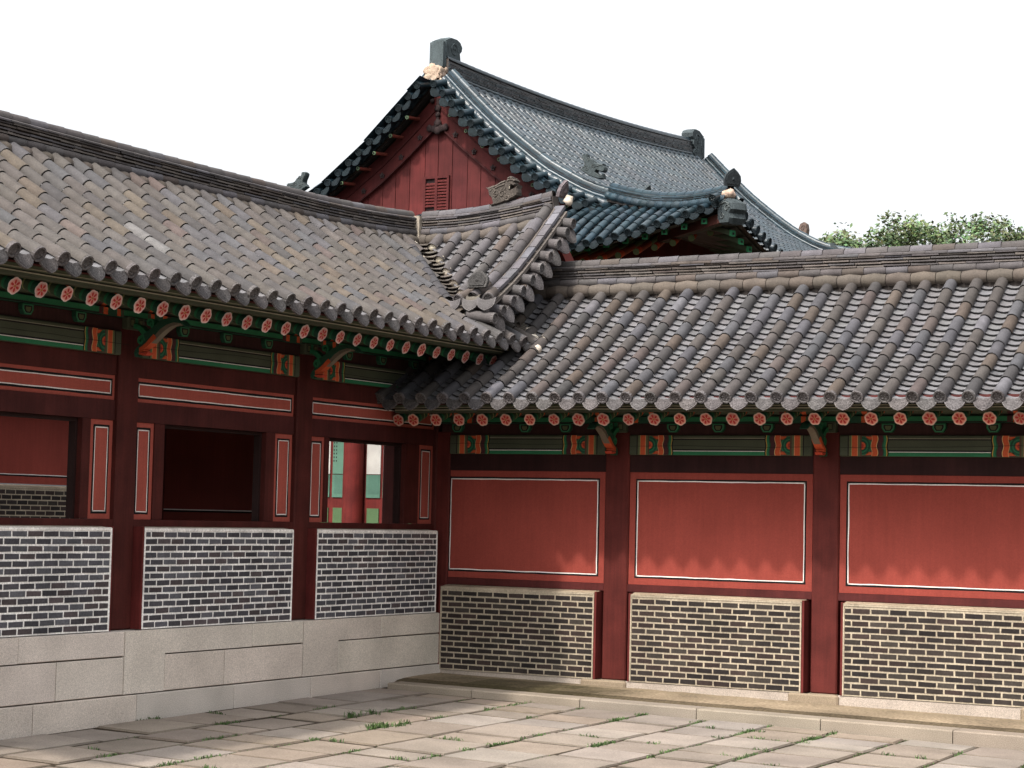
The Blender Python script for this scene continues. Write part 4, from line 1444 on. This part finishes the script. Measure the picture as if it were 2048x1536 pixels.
# main ridge
mb = MB()
path = []
for i in range(24):
    y = HY + .35 + (HY2 - HY - .7) * i / 23
    t = (y - 25.6) / 7.7
    path.append(Vector((HX, y, 12.36 + .20 * t * t + TILT * (y - HY) + .02)))
def tone_hr(rnd=random): return jit((.020, .032, .040), .25, .05)
def tone_hip(rnd=random): return jit((.045, .066, .080) if rnd.random() < .6 else (.012, .018, .022), .2, .04)
def tone_hl(rnd=random): return jit((.040, .037, .040), .35, .05)
ridge(mb, path, flats=9, wid=.15, r=.085, step=.34, tone=tone_hr, etone=tone_hl, ctone=tone_teal, pitch=.336, fh=.036, chak_off=.17)
mb.build('main_ridge', GLAZE, hroof)
# gable ridges (near both sides, far right) + verge
def gable_path(side, y, d0, d1, n=14, lift=0):
    out = []
    for i in range(n):
        d = d0 + (d1 - d0) * i / (n - 1)
        p, u = Pm(side)(max(HY, min(HY2, y)), d)
        out.append(Vector((p.x, y, p.z + lift + .20 * max(0, (d - d1 + 1.4) / 1.4) ** 2)))
    return out
for side in (1, -1):
    mb = MB()
    ridge(mb, gable_path(side, HY + .16, .12, 5.45), base=True, flats=2, wid=.12, r=.085, step=.34, tone=tone_teal, etone=tone_hr, ctone=tone_teal, pitch=.336, fh=.038)
    mb.build('descending_ridge', GLAZE, hroof)
    mb, me_ = MB(), MB()
    verge(mb, me_, gable_path(side, HY - .10, .10, 5.75), (0, -1, 0), pitch=.375, r=.088, length=.42, tone=tone_teal, etone=tone_tealend, drop=.13, first=.15)
    vo = mb.build('verge_tile', GLAZE, hroof)
    me_.build('end_tile_row', RELIEF, vo)
    mb = MB(); ridge(mb, gable_path(side, HY2 - .05, .12, 4.9), base=True, flats=2, wid=.12, r=.085, step=.34, tone=tone_teal, etone=tone_hr, ctone=tone_teal, pitch=.336, fh=.038)
    mb.build('descending_ridge', GLAZE, hroof)
def hip_path(side, far):
    out = []
    for i in range(12):
        t = i / 11
        x = HX + side * (4.75 + (EX - .12 - 4.75) * t)
        dy = (HY - EY - .05) * t
        y = HY - dy if not far else HY2 + dy
        z = 9.41 + (8.77 - 9.41) * t - .20 * math.sin(PI * t) + (TILT * (HY2 - HY) if far else 0)
        out.append(Vector((x, y, z)))
    return out
for side in (1, -1):
    for far in (False, True):
        mb = MB(); ridge(mb, hip_path(side, far), base=True, bugo=False, flats=3, wid=.12, r=.085, step=.34, tone=tone_teal, etone=tone_hip, ctone=tone_teal, fh=.042)
        mb.build('hip_ridge', GLAZE, hroof)
# ridge-end ornaments
chi = [(0, 0), (0, .53), (.12, .55), (.12, .60), (.34, .70), (.56, .72), (.70, .69), (.79, .60), (.77, .50), (.70, .44), (.73, .30), (.62, .21), (.70, .10), (.60, 0)]
rel = [(spiral(.45, .45, .16, 1.4, 0), .018, (.06, .075, .08)), (spiral(.52, .18, .10, 1.2, 2), .016, (.06, .075, .08)), ([(.15, .1), (.25, .3), (.2, .5)], .016, (.06, .075, .08)), ([(.12, .05), (.12, .58)], .016, (.05, .065, .07))]
for far in (False, True):
    mb = MB()
    if not far:
        silhouette(mb, chi, Vector((HX - .16, HY + .20, 12.90)), (0, 1, -.06), (1, 0, 0), (0, 0, 1), .38, 1.2, (.062, .078, .082), rel, .15)
    else:
        silhouette(mb, chi, Vector((HX, HY2 - .12, 13.20)), (0, -1, -.06), (1, 0, 0), (0, 0, 1), .38, 1.2, (.05, .062, .066), rel, .15)
    mb.build('ridge_ornament', RELIEF, hroof)
mb = MB()
c0 = (.36, .275, .21)
mb.bbox((HX - .36, HY + .02, 12.50), (HX + .05, HY + .75, 12.92), c0, .07)
for k in range(14):
    rnd = random.Random(k)
    mb.blob((HX - .16 + rnd.uniform(-.2, .2), HY + .045 + rnd.uniform(-.01, .02), 12.70 + rnd.uniform(-.22, .2)), .13, .035, .10, jit(c0, .06), 400 + k, .15)
for k in range(10):
    rnd = random.Random(k + 33)
    mb.blob((HX + .04 + rnd.uniform(-.02, .03), HY + rnd.uniform(.05, .75), 12.78 + rnd.uniform(-.12, .12)), .03, .10, .07, jit(c0, .15), 440 + k, .25)
mb.build('plaster_seat', PLAST, hroof)
mb = MB()
for k in range(6):
    mb.blob((HX + random.uniform(-.15, .15), HY2 - .3 + random.uniform(-.2, .1), 13.08), .12, .12, .1, jit((.58, .45, .35), .1), 430 + k, .15)
mb.build('plaster_seat', PLAST, hroof)
# roof beasts
hb = [(330, 690), (400, 600), (440, 530), (400, 460), (368, 400), (360, 345), (400, 300), (432, 350), (450, 290), (490, 282), (515, 390), (560, 368), (600, 370), (640, 385), (680, 432), (760, 440), (830, 425), (900, 408), (890, 440), (955, 478), (958, 530), (935, 575), (890, 605), (800, 600), (740, 590), (715, 640), (780, 690), (860, 665), (905, 640), (918, 740), (800, 780), (650, 775), (480, 735)]
hb2 = [((x - 330), (790 - y)) for x, y in hb]
hrel = [([(340, 320), (370, 300), (390, 260)], 16, (.04, .05, .052)), ([(300, 280), (330, 300), (370, 290), (380, 260), (350, 235), (310, 245), (300, 280)], 12, (.06, .07, .07)), (spiral(200, 380, 50, 1.2, 0), 12, (.06, .07, .07)), (spiral(180, 180, 60, 1.3, 2), 12, (.055, .065, .065)), ([(420, 280), (500, 330), (580, 340)], 14, (.06, .07, .07)), ([(400, 120), (480, 90), (560, 100)], 14, (.06, .07, .07)), ([(60, 160), (130, 220), (120, 320), (80, 400)], 13, (.06, .07, .07))]
for (x, y, z, sd) in ((-7.2, HY + .05, 9.98, 1), (HX - 3.70, HY + .05, 10.05, -1), (-6.9, HY2 - .05, 9.93, 1)):
    mb = MB()
    silhouette(mb, hb2, Vector((x, y, z)), (sd, 0, -.30), (0, 1, 0), (sd * .30 * 0, 0, 1), .20, .00102, (.045, .056, .058), hrel)
    mb.build('dragon_head', RELIEF, hroof)
    mb = MB()
    for s in (-1, 1):
        roll(mb, [(x + sd * .0, y + s * .13, z + .10), (x + sd * .3, y + s * .13, z + .01), (x + sd * .58, y + s * .13, z - .07)], .045, .035, .045, (.42, .31, .235), 500 + s)
        mb.build('plaster_seat', PLAST, hroof); mb = MB()
# end plaques of gable ridge and hip ridge
mb = MB()
gp = gable_path(1, HY + .16, .12, 5.45)[-1]
plaque(mb, gp + Vector((.03, 0, .26)), (0, 1, 0), Vector((.45, 0, 1)).normalized(), Vector((1, 0, -.4)).normalized(), .34, .36, (.045, .055, .058))
mb.build('end_plaque', RELIEF, hroof); mb = MB()
hp = hip_path(1, False)[-1]
od = Vector((3.85, -2.4, 0)).normalized()
plaque(mb, hp + Vector((0, 0, .29)), Vector((-od.y, od.x, 0)), (od * .15 + Vector((0, 0, 1))).normalized(), od, .38, .36, (.035, .042, .046))
mb.build('end_plaque', RELIEF, hroof)
# corner: plaster, round caps, beast-faced end block
mb = MB()
for k in range(9):
    rnd = random.Random(k + 50)
    mb.blob(hp + Vector((rnd.uniform(-.2, .02), rnd.uniform(-.08, .1), .12 + rnd.uniform(-.08, .07))), .09, .09, .09, jit((.42, .31, .24), .1), 600 + k, .15)
mb.build('plaster_filling', PLAST, hroof)
mb = MB()
for (dx, dy) in ((-.22, -.22), (.12, .12)):
    A = hp + Vector((dx, dy, .05)); B = A + Vector((.05 if dx > 0 else -.02, -.2 if dx < 0 else -.02, -.06))
    mb.arc(A, B, Vector((0, 0, 1)), .085, .085, tone_teal(), a0=-180, a1=180, seg=12); cap_disc(mb, B, B - A, .085, tone_tealend())
    mb.build('corner_tile', GLAZE, hroof); mb = MB()
mb = MB()
cb = hp + od * .05 + Vector((0, 0, -.40))
head = [(0, 0), (.10, -.12), (.42, -.14), (.50, -.02), (.46, .08), (.54, .16), (.50, .30), (.40, .36), (.30, .42), (.12, .40), (0, .34)]
silhouette(mb, head, cb - od * .25 + Vector((0, 0, .0)), od, Vector((-od.y, od.x, 0)), (0, 0, 1), .42, 1.0, (.040, .050, .053), [(spiral(.36, .2, .09, 1.2, 0), .02, (.07, .08, .08)), (spiral(.2, .06, .08, 1.2, 2), .02, (.07, .08, .08)), ([(.1, .3), (.3, .33), (.45, .27)], .02, (.07, .08, .08))])
mb.build('corner_beast', RELIEF, hroof)
# gable wall: planks, bargeboards, studs, louvre
GP = HY + .22
hz = lambda x: Pm(1)(HY + .3, abs(x - HX))[0].z
for i in range(38):
    pass
mb = MB()
px0 = HX - 5.2
i = 0
while px0 < HX + 5.2:
    w_ = .40 + .03 * ((i * 7) % 3 - 1)
    x0, x1 = px0, px0 + w_
    t0, t1 = hz(x0) - .28, hz(x1) - .28
    xm = []
    pts = [(x0, 8.9), (x1, 8.9), (x1, t1)]
    if x0 < HX < x1: pts.append((HX, 12.15))
    pts.append((x0, t0))
    if min(t0, t1) > 8.95:
        mb.prism([(x + (.008 if x == x0 else (-.008 if x == x1 else 0)), GP + .002 * (i % 3), z) for x, z in pts], (0, .04, 0), jit((.074, .0145, .0140), .12, .04))
    px0 = x1; i += 1
mb.box((HX - 5.2, GP + .045, 8.9), (HX + 5.2, GP + .09, 9.0), (.05, .01, .01))
back = [(HX, 12.1)] + [(HX + 5.0 * k / 8, hz(HX + 5.0 * k / 8) - .3) for k in range(1, 9)]
mb.add([(x, GP + .06, z) for x, z in ([(2 * HX - x, z) for x, z in back[::-1]] + back)] , [tuple(range(len(back) * 2))], (.04, .01, .01))
gw = mb.build('gable_board', WOOD, hall)
for side in (1, -1):
    mb = MB()
    for i in range(16):
        d0, d1 = 5.0 * i / 16, 5.0 * (i + 1) / 16
        f = lambda d, dz: Vector((HX + side * d, 0, interp(prof_pts, d) + dz))
        a0, a1 = f(d0, -.18), f(d1, -.18)
        wv = lambda d: -1.02 + .06 * d
        b0, b1 = f(d0, wv(d0)), f(d1, wv(d1))
        for (yy, k0, k1, cc_) in ((GP - .09, 0, 1, (.064, .0125, .0120)), (GP - .115, .42, .47, (.050, .010, .0095)), (GP - .115, .94, 1.0, (.036, .008, .008))):
            A0, A1 = a0.lerp(b0, k0), a1.lerp(b1, k0); B0, B1 = a0.lerp(b0, k1), a1.lerp(b1, k1)
            th = .08 if k0 == 0 else .03
            mb.prism([(A0.x, yy, A0.z), (A1.x, yy, A1.z), (B1.x, yy, B1.z), (B0.x, yy, B0.z)], (0, th, 0), jit(cc_, .04))
    bo = mb.build('bargeboard', WOOD, hall)
    for i in range(9):
        d = .50 + .53 * i
        z = interp(prof_pts, d) - .93 + .06 * d
        mb = MB()
        c = Vector((HX + side * d, GP - .125, z + .10))
        star = [(.085 * (1 if q % 2 == 0 else .6) * math.cos(PI * q / 5 + .3), .085 * (1 if q % 2 == 0 else .6) * math.sin(PI * q / 5 + .3)) for q in range(10)]
        mb.prism([c + Vector((a, 0, b)) for a, b in star], (0, .02, 0), (.035, .022, .022))
        mb.blob(c, .035, .035, .035, (.03, .02, .02), 3, .05)
        mb.build('iron_stud', RELIEF, bo)
mb = MB()   # iron ornament at the apex
for (dx, dz, r) in ((0, 0, .10), (0, .2, .07), (0, .36, .09), (-.22, -.12, .09), (.22, -.12, .09), (-.1, -.14, .09), (.1, -.14, .09), (0, -.18, .1), (.16, .55, .06), (-.16, .55, .06)):
    mb.blob((HX + dx, GP - .13, 11.50 + dz), r, .04, r, (.028, .018, .018), int(100 * (dx + dz + 5)), .1)
mb.box((HX - .035, GP - .14, 11.4), (HX + .035, GP - .115, 12.1), (.03, .018, .018))
mb.build('apex_ironwork', RELIEF, gw)
mb = MB()   # louvred vent
vx0, vx1, vz0, vz1 = HX - .34, HX + .26, 9.30, 10.16
mb.box((vx0 - .06, GP - .06, vz0), (vx0, GP + .0, vz1), (.062, .012, .0115)); mb.box((vx1, GP - .06, vz0), (vx1 + .06, GP, vz1), (.062, .012, .0115))
mb.box((vx0 - .06, GP - .062, vz1), (vx1 + .06, GP, vz1 + .06), (.062, .012, .0115)); mb.box(((vx0 + vx1) / 2 - .035, GP - .06, vz0), ((vx0 + vx1) / 2 + .035, GP, vz1), (.064, .012, .0115))
mb.box((vx0, GP - .012, vz0), (vx1, GP - .004, vz1), (.012, .006, .006))
for k in range(11):
    z = vz0 + .075 * k + .02
    for (p, q) in ((vx0, (vx0 + vx1) / 2 - .035), ((vx0 + vx1) / 2 + .035, vx1)):
        if k == 10 and p == vx0: continue
        if k == 1 and p == vx0: continue
        mb.obox((p, GP - .05, z), (q - p, 0, 0), (0, .04, .03), (0, 0, .035), (.070, .013, .012))
mb.build('louvre_vent', WOOD, gw)
# verge rafters (orange with green ends) under the gable overhang
for side in (1, -1):
    for i in range(10):
        d = .55 + .46 * i
        z = interp(prof_pts, d) - .30
        x = HX + side * d
        mb = MB()
        ln = .62 if side < 0 else .46
        mb.tube((x, GP + .05, z + .02), (x, GP - ln, z - .05), .042, .042, (.17, .038, .026), 8, True)
        mb.tube((x, GP - ln + .005, z - .05), (x, GP - ln - .03, z - .053), .044, .044, (.12, .19, .10), 8, True)
        mb.tube((x, GP - ln - .03, z - .053), (x, GP - ln - .034, z - .053), .03, .03, BLACK, 8, True)
        mb.build('verge_rafter', PAINT, hall)
# flying rafters under the near eave and the right eave
for i in range(17):
    x = HX + EX - .55 - .44 * i
    p, u = Pskirt(x, 2.1)
    f = max(0, 1 - i / 9) * .55
    mb = MB()
    e = Vector((x + f * .35, EY + .28, p.z - .27)); b = Vector((x - f * .9, EY + 1.9, p.z + .28))
    d = (b - e); sd = d.cross(Vector((0, 0, 1))).normalized() * .055
    mb.obox(e - sd, sd * 2, d, Vector((0, 0, .11)), (.045, .06, .035))
    mb.obox(e - sd * 1.15 - d * .012 - Vector((0, 0, .007)), sd * 2.3, d * .03, Vector((0, 0, .125)), (.03, .21, .09))
    mb.obox(e - sd * .5 - d * .015 + Vector((0, 0, .03)), sd * 1.0, d * .004, Vector((0, 0, .05)), BLACK)
    mb.obox(e - sd * .7 + d * .05 - Vector((0, 0, .006)), sd * 1.4, d * .55, Vector((0, 0, .006)), ORANGE)
    mb.build('flying_rafter', PAINT, hall)
    mb = MB()
    e = Vector((x, EY + 1.0, p.z - .36)); b = Vector((x - f * 1.4, EY + 3.0, p.z + .30))
    mb.tube(e, b, .075, .075, (.10, .13, .06), 10, True); mb.tube(e, e.lerp(b, .12), .078, .078, ORANGE, 10, False)
    mb.tube(e.lerp(b, .12), e.lerp(b, .5), .077, .077, (.25, .06, .03), 10, False)
    mb.build('rafter', PAINT, hall)
for i in range(14):
    y = EY + .75 + .44 * i
    p, u = Pm(1)(y, EX - .3)
    f = max(0, 1 - i / 8) * .55
    mb = MB()
    e = Vector((HX + EX - .28, y - f * .35, p.z - .27)); b = Vector((HX + EX - 1.9, y + f * .9, p.z + .28))
    d = (b - e); sd = d.cross(Vector((0, 0, 1))).normalized() * .055
    mb.obox(e - sd, sd * 2, d, Vector((0, 0, .11)), (.045, .06, .035))
    mb.obox(e - sd * 1.15 - d * .012 - Vector((0, 0, .007)), sd * 2.3, d * .03, Vector((0, 0, .125)), (.03, .21, .09))
    mb.obox(e - sd * .5 - d * .015 + Vector((0, 0, .03)), sd * 1.0, d * .004, Vector((0, 0, .05)), BLACK)
    mb.build('flying_rafter', PAINT, hall)
mb = MB()   # corner beam in striped paint
cA = hp + Vector((.0, 0, -.45)); cB = hp - od * 2.6 + Vector((0, 0, -.62))
sd = Vector((-od.y, od.x, 0)) * .12
for (o, wd, cc_, h0) in ((-1.0, .6, (.05, .014, .010), 0), (-.4, .35, (.015, .06, .032), .004), (-.05, .4, (.06, .015, .010), .0), (.35, .65, (.03, .042, .025), .004)):
    mb.obox(cA + sd * o + Vector((0, 0, h0)), sd * wd, cB - cA, Vector((0, 0, .20)), cc_)
mb.build('corner_beam', PAINT, hall)
# eave boards and walls of the hall
mb = MB()
N = 24
for i in range(N):
    x0 = HX - EX + .3 + (2 * EX - .6) * i / N; x1 = HX - EX + .3 + (2 * EX - .6) * (i + 1) / N
    a, b = Pskirt(x0, 2.2)[0], Pskirt(x1, 2.2)[0]
    mb.prism([a - Vector((0, 0, .06)), b - Vector((0, 0, .06)), b - Vector((0, 0, .13)), a - Vector((0, 0, .13))], (0, .25, 0), (.030, .028, .020))
    y0 = EY + .3 + 18 * i / N; y1 = EY + .3 + 18 * (i + 1) / N
    a, b = Pm(1)(y0, EX - .2)[0], Pm(1)(y1, EX - .2)[0]
    mb.prism([a - Vector((0, 0, .06)), b - Vector((0, 0, .06)), b - Vector((0, 0, .13)), a - Vector((0, 0, .13))], (-.25, 0, 0), (.030, .028, .020))
mb.build('eave_board', PAINT, hall)
WX0, WX1, WY0, WY1 = HX - 6.2, HX + 6.2, HY + .3, HY2 - .3
mb = MB(); mb.box((WX0, WY0 + .35, .3), (WX1, WY1, 8.95), (.10, .02, .018)); mb.build('wall', WOOD, hall)
mb = MB(); mb.box((WX0 - .2, WY0 + .1, 6.3), (WX1 + .2, WY0 + .45, 6.75), OLIVE)
for k in range(12):
    a = WX0 + .3 + k * 1.03
    mb.box((a, WY0 + .09, 6.32), (a + .12, WY0 + .1, 6.73), ORANGE); mb.box((a + .2, WY0 + .09, 6.32), (a + .5, WY0 + .1, 6.73), GREEN)
    mb.box((a + .55, WY0 + .09, 6.32), (a + .67, WY0 + .1, 6.73), ORANGE)
mb.build('beam', PAINT, hall)
mb = MB(); mb.box((WX1 - .45, WY0, 6.3), (WX1 - .1, WY1, 6.75), OLIVE); mb.build('beam', PAINT, hall)
mb = MB(); mb.box((WX0 - 1.2, WY0 - 1.4, -.6), (WX1 + 1.2, WY1 + 1.2, .75), GRAN_C); mb.build('stone_base', GRAN, hall)
# columns and door panels as seen through the open window of the left gallery
for k in range(6):
    x = -13.52 + (k - 1) * 2.45
    if x < WX0 or x > WX1: continue
    mb = MB(); mb.tube((x, WY0 + .1, .75), (x, WY0 + .1, 6.4), .26, .25, (.085, .011, .009), 20, True); mb.build('column', WOOD, hall)
for k in range(5):
    x0 = -13.52 + (k - 1) * 2.45 + .26; x1 = x0 + 1.93
    if x0 < WX0 - .3: continue
    mb = MB()
    yy = WY0 + .24
    mb.box((x0, yy, .75), (x1, yy + .08, 6.3), (.085, .011, .009))
    dr = mb.build('door', WOOD, hall)
    n_ = 4; wd = (x1 - x0) / n_
    for q in range(n_):
        a, b = x0 + q * wd + .05, x0 + (q + 1) * wd - .03
        m = MB()
        m.box((a, yy - .025, 3.0), (b, yy - .002, 5.9), (.34, .325, .30) if q % 4 != 3 else (.065, .135, .095)); 
        if q % 4 == 3:
            for z in range(26):
                m.box((a + .02, yy - .03, 3.3 + .09 * z), (a + .05, yy - .026, 3.34 + .09 * z), BLACK)
                m.box((a + .09, yy - .03, 3.3 + .09 * z), (a + .12, yy - .026, 3.34 + .09 * z), BLACK)
        m.build('paper_pane', PAINT, dr)
        m = MB(); m.box((a, yy - .03, 2.42), (b, yy - .002, 2.98), (.055, .12, .085)); m.box((a + .07, yy - .036, 2.52), (b - .03, yy - .031, 2.97), (.045, .10, .072))
        m.build('green_panel', PAINT, dr)
        m = MB(); m.box((a + .04, yy - .03, 1.75), (b - .02, yy - .002, 2.16), (.05, .09, .038)); m.build('green_panel', PAINT, dr)

# ================================================================== wall seen through the leftmost window
rear = empty('garden_wall', (-8, -.5, 0), 'brick and red plaster wall standing behind the leftmost open window', 'wall')
FW = Face(True)
class Off(Face):
    def __init__(s, dx): s.left = True; s.dx = dx
    def __call__(s, a, o, z): return Vector((o + s.dx, a, z))
FO = Off(-8.0)
brick_panel(FO, rear, -4.5, 3.0, .9, 2.34, .05, False, 77, rows=17)
lined_panel(FO, rear, -4.5, 3.0, 2.38, 3.9, -.02, .14)
m = MB(); FO.box(m, -4.6, 3.1, -.3, .03, -.2, .9, GRAN_C); m.build('stone_base', GRAN, rear)
m = MB(); FO.box(m, -4.6, 3.1, -.5, .75, 3.95, 4.15, (.12, .11, .10)); m.prism([FO(-4.6, -.6, 4.15), FO(-4.6, .85, 4.15), FO(-4.6, .1, 4.6)], (0, 7.7, 0), (.12, .11, .10)); m.build('roof', TILE, rear)

# ================================================================== distant roof + trees
far = empty('distant_roof', (-20, 60, 0), 'brown ridge end of a distant roof peeping over the teal hall', 'building')
m = MB()
rx, ry = -17.75, 60.0
ridge(m, [Vector((rx - 9, ry, 13.8)), Vector((rx + .05, ry, 14.3))], flats=4, pitch=.33)
fr = m.build('roof_ridge', TILE, far)
m = MB()
silhouette(m, [(0, 0), (.02, .30), (.10, .52), (.28, .60), (.42, .50), (.46, .25), (.42, 0)], Vector((rx - .25, ry, 14.62)), (1, 0, 0), (0, 1, 0), (0, 0, 1), .35, 1.0, (.12, .085, .07), [(spiral(.26, .32, .13, 1.2, 0), .025, (.09, .065, .055))])
m.build('ridge_ornament', RELIEF, far)
m = MB()
for s in (-1, 1):
    m.add([(rx - 9, ry, 14.0), (rx - .3, ry, 14.4), (rx - .3, ry + s * 5, 10.9), (rx - 9, ry + s * 5, 10.9)], [(0, 1, 2, 3)], (.08, .07, .065))
m.build('roof_slope', TILE, far)
m = MB(); m.box((rx - 9, ry - 3.5, 0), (rx - .6, ry + 3.5, 11.0), (.12, .022, .02)); m.build('wall', WOOD, far)

def tree(x, y, h, cr, seed, label, col):
    rnd = random.Random(seed)
    t = empty('deciduous_tree', (x, y, 0), label, 'tree', 'trees beyond the right gallery')
    m = MB()
    m.tube((x, y, -.2), (x + .2, y, h * .45), .32, .22, (.09, .07, .055), 9, False)
    tips = []
    for k in range(9):
        a = 2 * PI * k / 9 + rnd.uniform(-.3, .3)
        e = Vector((x + cr * .65 * math.cos(a), y + cr * .65 * math.sin(a), h * rnd.uniform(.62, .86)))
        s0 = Vector((x + .1, y, h * rnd.uniform(.3, .45)))
        mid = s0.lerp(e, .5) + Vector((0, 0, .5))
        m.tube(s0, mid, .14, .09, (.09, .07, .055), 6, False); m.tube(mid, e, .09, .035, (.09, .07, .055), 6, False)
    m.build('trunk', BARK, t)
    m = MB()
    n = 90
    for k in range(n):
        a = rnd.uniform(0, 2 * PI); q = rnd.random() ** .5
        ph = rnd.uniform(0, 1)
        zc = h * .50 + (h * .50) * ph ** .7 - .35
        rr = cr * math.sin(PI * min(1, .12 + .74 * ph)) ** .7 * q
        c = Vector((x + rr * math.cos(a), y + rr * math.sin(a), zc))
        R = rnd.uniform(.45, .95)
        tone = rnd.uniform(.6, 1.4)
        for _ in range(int(190 * R)):
            v = Vector((rnd.gauss(0, 1), rnd.gauss(0, 1), rnd.gauss(0, .75)))
            if v.length > 1.9: v *= 1.9 / v.length
            p = c + v * R * .42
            if p.z > h + .15: continue
            s = rnd.uniform(.05, .11)
            d1 = Vector((rnd.uniform(-1, 1), rnd.uniform(-1, 1), rnd.uniform(-.5, .5))).normalized()
            d2 = d1.orthogonal().normalized()
            d2 = (d2 + d1.cross(d2) * rnd.uniform(-1, 1)).normalized()
            cc_ = tuple(z * tone * rnd.uniform(.75, 1.25) for z in col)
            m.add([p - d1 * s * 1.3, p + d2 * s * .6, p + d1 * s * 1.3, p - d2 * s * .6], [(0, 1, 2, 3)], cc_)
    m.build('crown', LEAF, t)
tree(-16.7, 61, 14.8, 1.7, 1, 'small tree crown just right of the distant brown ridge ornament', (.092, .124, .056))
tree(-15.0, 60, 14.8, 2.3, 2, 'green tree with dense crown second from the left above the right gallery ridge', (.086, .120, .052))
tree(-12.6, 60, 15.25, 2.4, 3, 'tallest green tree in the middle of the row behind the right gallery', (.096, .128, .058))
tree(-10.0, 60, 15.15, 2.5, 4, 'broad loose-crowned green tree right of the tallest one', (.090, .124, .056))
tree(-8.5, 60, 14.55, 1.7, 5, 'low thin tree top at the right end of the row of trees', (.092, .124, .056))

for o in list(bpy.data.objects):
    if '_org' in o: del o['_org']
